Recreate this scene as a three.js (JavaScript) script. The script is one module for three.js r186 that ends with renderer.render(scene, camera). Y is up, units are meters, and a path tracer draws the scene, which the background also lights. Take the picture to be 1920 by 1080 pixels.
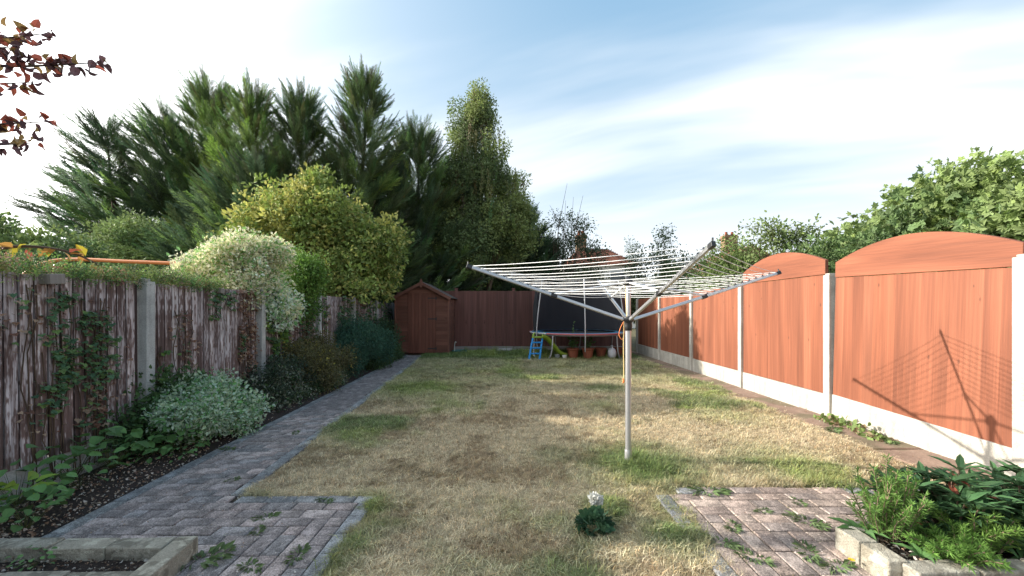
import * as THREE from 'three';
import { mergeGeometries } from 'three/addons/utils/BufferGeometryUtils.js';
import { RoundedBoxGeometry } from 'three/addons/geometries/RoundedBoxGeometry.js';

// ------------------------------------------------------------------ camera, sky, sun, exposure
const scene = new THREE.Scene();
const camera = new THREE.PerspectiveCamera(69.1, 16 / 9, 0.05, 3000);
camera.position.set(0, 1.3, 0);
camera.lookAt(0, 1.3, -10);
camera.setViewOffset(1920, 1080, 0, -42, 1920, 1080);   // lens shifted up: verticals stay vertical
camera.updateProjectionMatrix();

const renderer = new THREE.WebGLRenderer({ antialias: true });
renderer.toneMapping = THREE.LinearToneMapping;
renderer.toneMappingExposure = 2.75;
renderer.shadowMap.enabled = true;

const SUN = new THREE.Vector3(-1, 0.395, -0.065).normalize();
const sun = new THREE.DirectionalLight(new THREE.Color(1.0, 0.93, 0.82), 3.5);
sun.target.position.set(0, 0, -6);
sun.position.copy(SUN).multiplyScalar(60).add(sun.target.position);
sun.castShadow = true;
sun.shadow.mapSize.set(4096, 4096);
Object.assign(sun.shadow.camera, { left: -25, right: 25, top: 25, bottom: -25, near: 1, far: 140 });
sun.shadow.radius = 1.1;
sun.name = 'sun';
scene.add(sun, sun.target);

// ------------------------------------------------------------------ random numbers and noise
function rng(seed) {
  let a = seed >>> 0;
  return () => { a |= 0; a = a + 0x6D2B79F5 | 0; let t = Math.imul(a ^ a >>> 15, 1 | a); t = t + Math.imul(t ^ t >>> 7, 61 | t) ^ t; return ((t ^ t >>> 14) >>> 0) / 4294967296; };
}
const PERM = new Float32Array(65536); { const r = rng(77); for (let i = 0; i < 65536; i++) PERM[i] = r(); }
const lat = (ix, iy) => PERM[((ix * 7919) ^ (iy * 104729 + (ix << 3))) & 65535];
const sm = t => t * t * (3 - 2 * t);
function noise(x, y, px = 0, py = 0) {           // value noise, tileable when px, py are given
  const ix = Math.floor(x), iy = Math.floor(y), fx = sm(x - ix), fy = sm(y - iy);
  const w = (k, p) => p ? ((k % p) + p) % p : k;
  const x0 = w(ix, px), x1 = w(ix + 1, px), y0 = w(iy, py), y1 = w(iy + 1, py);
  const a = lat(x0, y0), b = lat(x1, y0), c = lat(x0, y1), d = lat(x1, y1);
  return a + (b - a) * fx + (c - a) * fy + (a - b - c + d) * fx * fy;
}
function fbm(x, y, oct = 4, px = 0, py = 0) {
  let s = 0, a = 0.5, n = 0;
  for (let i = 0; i < oct; i++) { s += a * noise(x, y, px, py); n += a; a *= 0.5; x = x * 2 + (px ? 0 : 17.3); y = y * 2 + (py ? 0 : 9.1); px *= 2; py *= 2; }
  return s / n;
}
const clamp = (x, a = 0, b = 1) => Math.min(b, Math.max(a, x));
const sstep = (a, b, x) => sm(clamp((x - a) / (b - a)));
const mix = (a, b, t) => a + (b - a) * t;
const mix3 = (a, b, t) => [mix(a[0], b[0], t), mix(a[1], b[1], t), mix(a[2], b[2], t)];

// ------------------------------------------------------------------ sky: pale blue with streaks of high cloud
{
  const W = 3072, H = 1536, data = new Float32Array(W * H * 4);
  const zen = [0.078, 0.170, 0.270], hor = [0.36, 0.41, 0.45], white = [0.475, 0.49, 0.505];
  for (let j = 0; j < H; j++) {
    const el = ((j + 0.5) / H - 0.5) * Math.PI, y = Math.sin(el), c = Math.cos(el);
    for (let i = 0; i < W; i++) {
      const k = (j * W + i) * 4;
      data[k + 3] = 1;
      if (y < -0.03) { data[k] = 0.30; data[k + 1] = 0.31; data[k + 2] = 0.28; continue; }
      const az = ((i + 0.5) / W - 0.5) * 2 * Math.PI, x = Math.cos(az) * c, z = Math.sin(az) * c;
      let col = mix3(hor, zen, Math.pow(sstep(0.0, 0.85, y), 0.62));
      // clouds on a high flat layer, drawn out by the wind
      const s = 1 / (Math.max(y, 0) + 0.13), X = x * s, Z = z * s;
      const u = X * 0.93 + Z * 0.36, v = -X * 0.36 + Z * 0.93;
      const wob = fbm(X * 0.55 + 3, Z * 0.55 + 11, 3) - 0.5;
      const st = fbm(u * 0.62 + 40 + wob * 0.8, v * 2.2 + 5.4 + wob * 1.8, 6);
      const soft = fbm(u * 0.40 + 8.1, v * 0.62 + 30.7, 4);
      const fine = fbm(u * 2.0 + wob * 2, v * 8 + 70, 4);
      let cov = sstep(0.30, 0.70, 0.50 * st + 0.55 * soft + 0.10 * (fine - 0.5) - 0.01);
      cov = Math.max(cov, 0.93 * sstep(0.30, 0.02, y));
      const d = Math.max(0, x * SUN.x + y * SUN.y + z * SUN.z);
      cov = clamp(cov + 0.55 * Math.pow(d, 1.6));
      col = mix3(col, white.map(w => w * (0.86 + 0.28 * soft)), cov * 0.96);
      const g = 2.2 * Math.pow(d, 7) + 0.16 * Math.pow(d, 2);  // glow around the sun, out of view, strong enough to light the shaded areas
      data[k] = col[0] + g; data[k + 1] = col[1] + g * 0.965; data[k + 2] = col[2] + g * 0.90;
    }
  }
  const sky = new THREE.DataTexture(data, W, H, THREE.RGBAFormat, THREE.FloatType);
  sky.mapping = THREE.EquirectangularReflectionMapping;
  sky.magFilter = THREE.LinearFilter; sky.minFilter = THREE.LinearFilter;
  sky.wrapS = THREE.RepeatWrapping; sky.needsUpdate = true;
  scene.background = sky; scene.environment = sky;
}

// ------------------------------------------------------------------ naming helpers
const used = {};
function numbered(n) { const k = used[n] = (used[n] ?? -1) + 1; return k ? `${n}_${String(k).padStart(3, '0')}` : n; }
function shade(o) { o.traverse(m => { if (m.isMesh) { m.castShadow = true; m.receiveShadow = true; } }); return o; }
function tag(o, label, category, group, kind) { Object.assign(o.userData, label && { label }, category && { category }, group && { group }, kind && { kind }); return o; }
function thing(name, label, category, [x, y, z] = [0, 0, 0], turn = 0, group) {
  const o = new THREE.Group(); o.name = numbered(name); o.position.set(x, y, z); o.rotation.y = turn;
  tag(o, label, category, group); scene.add(o); return o;
}
function part(parent, name, geo, material, stuff) {
  const m = new THREE.Mesh(Array.isArray(geo) ? join(geo) : geo, material);
  m.name = name; m.castShadow = m.receiveShadow = true; if (stuff) m.userData.kind = 'stuff';
  parent.add(m); return m;
}
function struct(name, geo, material, label, category = 'ground') { const m = part(scene, numbered(name), geo, material); return tag(m, label, category, null, 'structure'); }
function copyOf(o, [x, y, z], turn, label, scale = 1) {
  const c = o.clone(); c.name = numbered(o.name.replace(/_\d{3}$/, '')); c.userData = { ...o.userData, label };
  c.position.set(x, y, z); c.rotation.y = turn; c.scale.setScalar(scale); scene.add(c); return c;
}

// ------------------------------------------------------------------ geometry helpers
const V = (x, y, z) => new THREE.Vector3(x, y, z);
function join(list) {
  const g = list.map(a => { const b = a.index ? a.toNonIndexed() : a; for (const k of Object.keys(b.attributes)) if (!['position', 'normal', 'uv'].includes(k)) b.deleteAttribute(k); if (!b.attributes.uv) b.setAttribute('uv', new THREE.BufferAttribute(new Float32Array(b.attributes.position.count * 2), 2)); return b; });
  return g.length === 1 ? g[0] : mergeGeometries(g);
}
function metreUV(g, ou = 0, ov = 0, swap = false) {          // uv in metres from the dominant axis of each face
  if (g.index) g = g.toNonIndexed();
  const p = g.attributes.position, uv = new Float32Array(p.count * 2);
  const a = V(), b = V(), c = V();
  for (let i = 0; i < p.count; i += 3) {
    a.fromBufferAttribute(p, i); b.fromBufferAttribute(p, i + 1).sub(a); c.fromBufferAttribute(p, i + 2).sub(a); b.cross(c);
    const nx = Math.abs(b.x), ny = Math.abs(b.y), nz = Math.abs(b.z);
    for (let k = i; k < i + 3; k++) {
      const x = p.getX(k), y = p.getY(k), z = p.getZ(k);
      let u, v; if (ny >= nx && ny >= nz) { u = x; v = z; } else if (nx >= nz) { u = z; v = y; } else { u = x; v = y; }
      if (swap) [u, v] = [v, u];
      uv[2 * k] = u + ou; uv[2 * k + 1] = v + ov;
    }
  }
  g.setAttribute('uv', new THREE.BufferAttribute(uv, 2)); return g;
}
function bx(w, h, d, x = 0, y = 0, z = 0, o = {}) {           // a box about its centre, turned, then moved
  let g = o.r ? new RoundedBoxGeometry(w, h, d, 1, o.r) : new THREE.BoxGeometry(w, h, d);
  g = metreUV(g, o.u ?? 0, o.v ?? 0, o.swap);
  if (o.rx) g.rotateX(o.rx); if (o.ry) g.rotateY(o.ry); if (o.rz) g.rotateZ(o.rz);
  return g.translate(x, y, z);
}
function tube(pts, r, seg = 8, cap = true) {                  // tapered tube through points; r is a number or a list
  const n = pts.length, R = i => Array.isArray(r) ? r[i] : r, pos = [], idx = [], uv = [];
  let up = V(0, 1, 0);
  const t0 = pts[1].clone().sub(pts[0]).normalize(); if (Math.abs(t0.y) > 0.9) up = V(1, 0, 0);
  let len = 0;
  for (let i = 0; i < n; i++) {
    const t = pts[Math.min(i + 1, n - 1)].clone().sub(pts[Math.max(i - 1, 0)]).normalize();
    const a = up.clone().addScaledVector(t, -up.dot(t)).normalize(), b = t.clone().cross(a); up = a;
    if (i) len += pts[i].distanceTo(pts[i - 1]);
    for (let k = 0; k <= seg; k++) {
      const f = k / seg * Math.PI * 2, q = pts[i].clone().addScaledVector(a, Math.cos(f) * R(i)).addScaledVector(b, Math.sin(f) * R(i));
      pos.push(q.x, q.y, q.z); uv.push(k / seg * Math.PI * 2 * R(0), len);
    }
  }
  for (let i = 0; i < n - 1; i++) for (let k = 0; k < seg; k++) { const a = i * (seg + 1) + k, b = a + seg + 1; idx.push(a, a + 1, b, a + 1, b + 1, b); }
  if (cap) for (const [i, s] of [[0, 1], [n - 1, 0]]) { const c = pos.length / 3; pos.push(pts[i].x, pts[i].y, pts[i].z); uv.push(0, 0); for (let k = 0; k < seg; k++) { const a = i * (seg + 1) + k; s ? idx.push(c, a + 1, a) : idx.push(c, a, a + 1); } }
  const g = new THREE.BufferGeometry();
  g.setAttribute('position', new THREE.Float32BufferAttribute(pos, 3)); g.setAttribute('uv', new THREE.Float32BufferAttribute(uv, 2));
  g.setIndex(idx); g.computeVertexNormals(); return g;
}
const bar = (a, b, r, seg = 8) => tube([a, b], r, seg);
function curve(pts, n = 24) { return new THREE.CatmullRomCurve3(pts).getPoints(n); }
function lathe(profile, seg = 28) { return new THREE.LatheGeometry(profile.map(([x, y]) => new THREE.Vector2(x, y)), seg); }
function sheet(x0, x1, d0, d1, y, nx = 1, nd = 1, f) {         // a ground sheet; depth d runs away from the camera; f(x, d) is the height
  const pos = [], uv = [], idx = [];
  for (let j = 0; j <= nd; j++) for (let i = 0; i <= nx; i++) {
    const d = mix(d0, d1, j / nd), xa = typeof x0 === 'function' ? x0(d) : x0, xb = typeof x1 === 'function' ? x1(d) : x1, x = mix(xa, xb, i / nx);
    pos.push(x, y + (f ? f(x, d) : 0), -d); uv.push(x, d);
  }
  for (let j = 0; j < nd; j++) for (let i = 0; i < nx; i++) { const a = j * (nx + 1) + i, b = a + nx + 1; idx.push(a, a + 1, b, a + 1, b + 1, b); }
  const g = new THREE.BufferGeometry();
  g.setAttribute('position', new THREE.Float32BufferAttribute(pos, 3)); g.setAttribute('uv', new THREE.Float32BufferAttribute(uv, 2));
  g.setIndex(idx); g.computeVertexNormals(); return g;
}

// ------------------------------------------------------------------ materials
function tex(w, h, f, mw = 1, mh = 1, srgb = true) {           // f(u, v) -> [r, g, b] 0..1; the picture covers mw x mh metres
  const d = new Uint8Array(w * h * 4);
  for (let j = 0; j < h; j++) for (let i = 0; i < w; i++) { const c = f((i + 0.5) / w, (j + 0.5) / h), k = (j * w + i) * 4; d[k] = clamp(c[0]) * 255; d[k + 1] = clamp(c[1]) * 255; d[k + 2] = clamp(c[2]) * 255; d[k + 3] = 255; }
  const t = new THREE.DataTexture(d, w, h, THREE.RGBAFormat); t.wrapS = t.wrapT = THREE.RepeatWrapping; t.magFilter = THREE.LinearFilter; t.minFilter = THREE.LinearMipmapLinearFilter; t.generateMipmaps = true;
  if (srgb) t.colorSpace = THREE.SRGBColorSpace; t.repeat.set(1 / mw, 1 / mh); t.needsUpdate = true; return t;
}
const lin = (r, g, b) => new THREE.Color().setRGB(r, g, b);
const std = (color, roughness = 0.8, o = {}) => new THREE.MeshStandardMaterial({ color: Array.isArray(color) ? lin(...color) : color, roughness, side: THREE.DoubleSide, ...o });
const leafMat = (through = 0.35, roughness = 0.75) => new THREE.MeshPhysicalMaterial({ color: lin(1, 1, 1), roughness: Math.max(roughness, 0.6), transmission: through, thickness: 0, vertexColors: true, side: THREE.DoubleSide, specularIntensity: 0.5 });

// stained softwood: tone wanders along the grain, with knots; grey value, tinted by the material colour
const grainAt = (u, v, seed) => {
  let k = 0;
  const r = rng(seed);
  let du = 0;
  for (let i = 0; i < 9; i++) { const kx = r(), ky = r(), s = 0.007 + 0.013 * r(); let a = Math.abs(u - kx); a = Math.min(a, 1 - a); let b = Math.abs(v - ky); b = Math.min(b, 1 - b); const q = Math.exp(-(a * a / (s * s * 3) + b * b * 16 / (s * s * 9))); k = Math.max(k, q); du += q * 0.05 * Math.sin(i); }
  const g1 = noise((u + du) * 64, v * 6, 64, 6), g2 = noise((u + du) * 190, v * 14, 190, 14), b1 = fbm(u * 5, v * 3, 3, 5, 3);
  return [g1, g2, b1, k];
};
const TX = {};
TX.stain = tex(512, 1024, (u, v) => { const [g1, g2, b1, k] = grainAt(u, v, 3); const f = 0.84 + 0.09 * (g1 - 0.5) + 0.08 * (g2 - 0.5) + 0.26 * (b1 - 0.5) - 0.20 * sstep(0.5, 1, k); return [f * 1.02, f * (0.98 + 0.05 * b1), f * (0.95 + 0.1 * b1)]; }, 0.8, 2.4);
TX.grainBump = tex(512, 512, (u, v) => { const [g1, g2] = grainAt(u, v, 3); const f = 0.5 * g1 + 0.5 * g2; return [f, f, f]; }, 0.5, 1.2, false);
TX.flaky = tex(1024, 2048, (u, v) => {                          // old brown paint, flaked off to silvered wood
  const streak = fbm(u * 90, v * 7, 3, 90, 7), big = fbm(u * 10, v * 5, 4, 10, 5), chip = fbm(u * 160, v * 70, 3, 160, 70), g = noise(u * 300, v * 24, 300, 24);
  const bare = sstep(0.42, 0.60, 0.36 * streak + 0.56 * big + 0.42 * (chip - 0.5) + 0.055);
  const paint = [0.41 + 0.16 * (streak - 0.5), 0.338 + 0.15 * (streak - 0.5), 0.322 + 0.15 * (streak - 0.5)];
  const wood = mix3([0.50, 0.455, 0.45], [0.82, 0.80, 0.81], clamp(0.6 * g + 0.8 * (streak - 0.2)));
  return mix3(paint, wood, bare).map(c => c * (0.92 + 0.16 * g));
}, 1.6, 2.4);
TX.concrete = tex(512, 512, (u, v) => { const a = fbm(u * 6, v * 6, 5, 6, 6), b = noise(u * 170, v * 170, 170, 170), c = fbm(u * 26, v * 5, 3, 26, 5); const f = 0.74 + 0.20 * (a - 0.5) + 0.12 * (b - 0.5) + 0.14 * (c - 0.5); return [f * 1.01, f, f * 0.975]; }, 0.9, 0.9);
TX.block = tex(512, 512, (u, v) => { const a = fbm(u * 7, v * 7, 5, 7, 7), b = noise(u * 150, v * 150, 150, 150), l = sstep(0.58, 0.66, fbm(u * 18 + 3, v * 18, 4)), m = sstep(0.55, 0.68, fbm(u * 9 + 40, v * 9 + 7, 4)); let c = mix3([0.58, 0.56, 0.52], [0.86, 0.845, 0.80], clamp(0.2 + 0.9 * (a - 0.2) + 0.4 * (b - 0.5))); c = mix3(c, [0.42, 0.40, 0.355], 0.45 * m); return mix3(c, [0.90, 0.89, 0.84], 0.55 * l * (0.6 + 0.6 * b)); }, 0.6, 0.6);
TX.concreteBump = tex(256, 256, (u, v) => { const f = 0.6 * fbm(u * 40, v * 40, 3, 40, 40) + 0.4 * noise(u * 110, v * 110, 110, 110); return [f, f, f]; }, 0.3, 0.3, false);
TX.paver = tex(512, 512, (u, v) => { const a = fbm(u * 9, v * 9, 4, 9, 9), b = noise(u * 200, v * 200, 200, 200), c = noise(u * 90, v * 90, 90, 90), w = sstep(0.86, 0.95, noise(u * 120 + 3, v * 120, 0, 0)); const f = 0.68 + 0.55 * (a - 0.5) + 0.34 * (b - 0.5) + 0.20 * (c - 0.5) + 0.28 * w; return [f, f * (0.99), f]; }, 0.7, 0.7);
TX.soil = tex(512, 512, (u, v) => { const a = fbm(u * 12, v * 12, 5, 12, 12), b = noise(u * 120, v * 120, 120, 120), w = sstep(0.80, 0.93, noise(u * 60, v * 85, 60, 85)); const c = mix3([0.20, 0.165, 0.145], [0.36, 0.30, 0.26], clamp(0.7 * a + 0.4 * (b - 0.4))); return mix3(c, [0.56, 0.50, 0.43], 0.55 * w); }, 0.9, 0.9);
TX.dust = tex(512, 512, (u, v) => { const a = fbm(u * 7, v * 7, 5, 7, 7), b = noise(u * 140, v * 140, 140, 140), m = fbm(u * 3 + 5, v * 3, 3, 3, 3); const c = mix3([0.37, 0.31, 0.27], [0.58, 0.51, 0.46], clamp(a * 0.9 + 0.35 * (b - 0.5))); return mix3(c, [0.30, 0.31, 0.22], 0.5 * sstep(0.55, 0.7, m)); }, 1.3, 1.3);
TX.thatch = tex(1024, 1024, (u, v) => { const a = fbm(u * 10, v * 10, 4, 10, 10), s1 = noise(u * 260, v * 60, 260, 60), s2 = noise(u * 60, v * 260, 60, 260), m = fbm(u * 4, v * 4, 3, 4, 4); const c = mix3([0.36, 0.29, 0.215], [0.70, 0.60, 0.445], clamp(0.45 * a + 0.5 * Math.max(s1, s2) - 0.05)); return mix3(c, [0.36, 0.36, 0.22], 0.5 * sstep(0.48, 0.68, m)); }, 1.6, 1.6);
TX.bark = tex(256, 512, (u, v) => { const a = fbm(u * 22, v * 6, 4, 22, 6), f = 0.35 + 0.5 * a; return [f, f * 0.88, f * 0.78]; }, 0.4, 0.9);
TX.tile = tex(256, 256, (u, v) => { const a = noise(u * 16, v * 16, 16, 16), b = fbm(u * 5, v * 5, 3, 5, 5), f = 0.75 + 0.25 * (a - 0.5) + 0.3 * (b - 0.5); return [f, f * 0.98, f * 0.95]; }, 1.5, 1.5);

const M = {
  stain: [[0.275, 0.089, 0.042], [0.300, 0.099, 0.047], [0.260, 0.083, 0.038], [0.320, 0.110, 0.054], [0.280, 0.090, 0.041]].map(c => std(c, 0.72, { map: TX.stain, bumpMap: TX.grainBump, bumpScale: 0.0012 })),
  stainH: std([0.275, 0.089, 0.042], 0.72, { map: TX.stain, bumpMap: TX.grainBump, bumpScale: 0.001 }),
  shed: [[0.215, 0.088, 0.058], [0.235, 0.096, 0.064], [0.20, 0.081, 0.054]].map(c => std(c, 0.7, { map: TX.stain, bumpMap: TX.grainBump, bumpScale: 0.001 })),
  shedDoor: [[0.215, 0.078, 0.049], [0.225, 0.083, 0.052]].map(c => std(c, 0.7, { map: TX.stain, bumpMap: TX.grainBump, bumpScale: 0.001 })),
  backFence: [[0.17, 0.072, 0.057], [0.185, 0.078, 0.062], [0.15, 0.064, 0.052]].map(c => std(c, 0.8, { map: TX.stain, bumpMap: TX.grainBump, bumpScale: 0.001 })),
  flaky: [[1, 1, 1], [0.85, 0.83, 0.84], [0.72, 0.69, 0.70], [1.0, 0.96, 0.96]].map(c => std(c, 0.9, { map: TX.flaky, bumpMap: TX.grainBump, bumpScale: 0.002 })),
  flakyDark: std([0.055, 0.034, 0.033], 0.9),
  greyWood: std([0.34, 0.32, 0.30], 0.9, { map: TX.stain }),
  concrete: std([0.60, 0.60, 0.60], 0.9, { map: TX.concrete, bumpMap: TX.concreteBump, bumpScale: 0.002 }),
  concreteWarm: std([0.74, 0.705, 0.65], 0.9, { map: TX.concrete, bumpMap: TX.concreteBump, bumpScale: 0.002 }),
  concreteGrey: std([0.74, 0.77, 0.80], 0.9, { map: TX.concrete, bumpMap: TX.concreteBump, bumpScale: 0.002 }),
  blocks: [[0.55, 0.53, 0.485], [0.50, 0.485, 0.45], [0.60, 0.575, 0.525]].map(c => std(c.map(v => v * 1.15), 0.95, { map: TX.block, bumpMap: TX.concreteBump, bumpScale: 0.006 })),
  paver: [[0.57, 0.49, 0.45], [0.63, 0.525, 0.48], [0.51, 0.445, 0.42], [0.60, 0.52, 0.48], [0.46, 0.43, 0.415]].map(c => std(c, 0.92, { map: TX.paver, bumpMap: TX.concreteBump, bumpScale: 0.0025 })),
  paverWarm: [[0.56, 0.435, 0.35], [0.62, 0.50, 0.405], [0.51, 0.40, 0.33], [0.60, 0.475, 0.39], [0.47, 0.39, 0.335]].map(c => std(c, 0.92, { map: TX.paver, bumpMap: TX.concreteBump, bumpScale: 0.0025 })),
  paverGrey: [[0.42, 0.435, 0.43], [0.48, 0.49, 0.475], [0.37, 0.39, 0.395]].map(c => std(c, 0.92, { map: TX.paver, bumpMap: TX.concreteBump, bumpScale: 0.0025 })),
  joint: std([0.34, 0.32, 0.30], 1, { map: TX.soil }),
  soil: std([0.42, 0.38, 0.38], 1, { map: TX.soil, bumpMap: TX.concreteBump, bumpScale: 0.008 }),
  dust: std([1.25, 1.16, 1.08], 1, { map: TX.dust, bumpMap: TX.concreteBump, bumpScale: 0.003 }),
  lawn: std([0.95, 0.90, 0.84], 1, { map: TX.thatch, bumpMap: TX.concreteBump, bumpScale: 0.006 }),
  ground: std([0.30, 0.36, 0.18], 1, { map: TX.thatch }),
  bark: std([0.30, 0.26, 0.22], 0.95, { map: TX.bark, bumpMap: TX.grainBump, bumpScale: 0.006 }),
  barkDark: std([0.16, 0.12, 0.10], 0.95, { map: TX.bark }),
  barkPale: std([0.55, 0.50, 0.45], 0.95, { map: TX.bark }),
  alu: std([0.50, 0.50, 0.51], 0.36, { metalness: 0.75 }),
  aluWhite: std([0.60, 0.60, 0.60], 0.45, { metalness: 0.3 }),
  black: std([0.022, 0.022, 0.024], 0.5),
  line: std([0.82, 0.82, 0.80], 0.6),
  cordOrange: std([0.75, 0.22, 0.06], 0.7), cordYellow: std([0.70, 0.52, 0.22], 0.7),
  steel: std([0.45, 0.46, 0.48], 0.45, { metalness: 0.7 }),
  net: std([0.020, 0.022, 0.028], 0.95, { transparent: true, opacity: 0.93 }),
  netThin: std([0.028, 0.030, 0.036], 0.95, { transparent: true, opacity: 0.72 }),
  mat: std([0.018, 0.018, 0.02], 0.8), padBlue: std([0.035, 0.16, 0.26], 0.55), padRed: std([0.42, 0.10, 0.11], 0.55), padWhite: std([0.42, 0.40, 0.44], 0.6),
  blue: std([0.015, 0.215, 0.52], 0.4), lime: std([0.20, 0.29, 0.025], 0.45),
  terracotta: [[0.40, 0.125, 0.065], [0.46, 0.155, 0.085], [0.37, 0.11, 0.058]].map(c => std(c, 0.85, { map: TX.concrete })),
  bag: std([0.55, 0.55, 0.56], 0.35), white: std([0.70, 0.70, 0.70], 0.6), zinc: std([0.34, 0.36, 0.38], 0.5, { metalness: 0.5 }),
  felt: std([0.16, 0.13, 0.125], 0.95, { map: TX.concrete }), orange: std([0.60, 0.19, 0.05], 0.5),
  roofTile: std([0.30, 0.115, 0.075], 0.9, { map: TX.tile }), brick: std([0.34, 0.22, 0.14], 0.9, { map: TX.tile }), render: std([0.6, 0.58, 0.54], 0.9), glass: std([0.05, 0.06, 0.07], 0.15), plaster: std([0.60, 0.58, 0.55], 0.8),
  rock: std([0.55, 0.54, 0.52], 0.9, { map: TX.concrete }),
};

// ------------------------------------------------------------------ the setting: ground, lawn, beds, paving
const bedEdge = d => -2.56 - 0.042 * d;          // path edge on the bed side
const pathEdge = d => -1.65 - 0.071 * d;         // path edge on the lawn side
const fenceX = d => -3.265 - 0.0446 * d;         // line of the old fence
struct('ground', sheet(-400, 400, -120, 900, -0.06, 8, 8), M.ground, 'rough grassy ground of the neighbouring gardens');
struct('lawn', sheet(-3.1, 3.5, 1.2, 13.7, 0, 66, 125, (x, d) => 0.018 * (fbm(x * 1.4, d * 1.4, 3) - 0.5) - 0.006), M.lawn, 'dry straw coloured back garden lawn with green patches', 'lawn');
struct('soil_bed', sheet(d => fenceX(d) - 0.05, d => bedEdge(d) + 0.02, 1.2, 12.9, 0, 16, 120, (x, d) => { const t = (x - fenceX(d)) / (bedEdge(d) - fenceX(d)); return 0.004 + Math.sin(clamp(t) * Math.PI) * (0.02 + 0.05 * fbm(x * 7, d * 7, 4)); }), M.soil, 'dark bare soil border along the old fence', 'soil');

function paver(w, d, h, b = 0.005) {                            // block with a chamfered top
  const x = w / 2, z = d / 2, pos = [], q = (a, b2, c, e) => pos.push(...a, ...b2, ...c, ...a, ...c, ...e);
  const T = [[-x + b, 0, z - b], [x - b, 0, z - b], [x - b, 0, -z + b], [-x + b, 0, -z + b]], E = [[-x, -b, z], [x, -b, z], [x, -b, -z], [-x, -b, -z]], B = E.map(p => [p[0], -h, p[2]]);
  q(...T); for (let i = 0; i < 4; i++) { const j = (i + 1) % 4; q(E[i], E[j], T[j], T[i]); q(B[i], B[j], E[j], E[i]); }
  const g = new THREE.BufferGeometry(); g.setAttribute('position', new THREE.Float32BufferAttribute(pos, 3)); g.computeVertexNormals(); return g;
}
const paverCache = {};
function paverGeo(w, d, r) { const v = Math.floor(r() * 6), k = `${w.toFixed(2)}_${d.toFixed(2)}_${v}`; return paverCache[k] ??= metreUV(paver(w - 0.006, d - 0.006, 0.05), v * 0.213, v * 0.127); }
function layPaver(parent, x0, x1, d0, d1, mats, r) {
  if (x1 - x0 < 0.03 || d1 - d0 < 0.03) return;
  const m = part(parent, 'brick', paverGeo(x1 - x0, d1 - d0, r), mats[Math.floor(r() * mats.length)]);
  m.position.set((x0 + x1) / 2, 0.024 + (r() - 0.5) * 0.006, -(d0 + d1) / 2); m.rotation.set((r() - 0.5) * 0.02, (r() - 0.5) * 0.018, (r() - 0.5) * 0.012); return m;
}
function layGrid(p, X0, D1, nx, nd, kindOf, r, mats) {             // cells of 0.1 m; kind 'x' or 'z' is the way a brick lies, 'g' a grey brick lying along z, '' none
  const at = (i, j) => i < 0 || j < 0 || i >= nx || j >= nd ? '' : kindOf(X0 + 0.1 * (i + 0.5), D1 - 0.1 * (j + 0.5), i, j);
  for (let j = 0; j < nd; j++) for (let i = 0; i < nx;) { if (at(i, j) !== 'x') { i++; continue; } const two = at(i + 1, j) === 'x' && !(at(i - 1, j) !== 'x' && j % 2), n = two ? 2 : 1; layPaver(p, X0 + 0.1 * i, X0 + 0.1 * (i + n), D1 - 0.1 * (j + 1), D1 - 0.1 * j, mats, r); i += n; }
  for (let i = 0; i < nx; i++) for (let j = 0; j < nd;) { const k = at(i, j); if (k !== 'z') { j++; continue; } const two = at(i, j + 1) === k && !(at(i, j - 1) !== k && i % 2), n = two ? 2 : 1; layPaver(p, X0 + 0.1 * i, X0 + 0.1 * (i + 1), D1 - 0.1 * (j + n), D1 - 0.1 * j, mats, r); j += n; }
}
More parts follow.
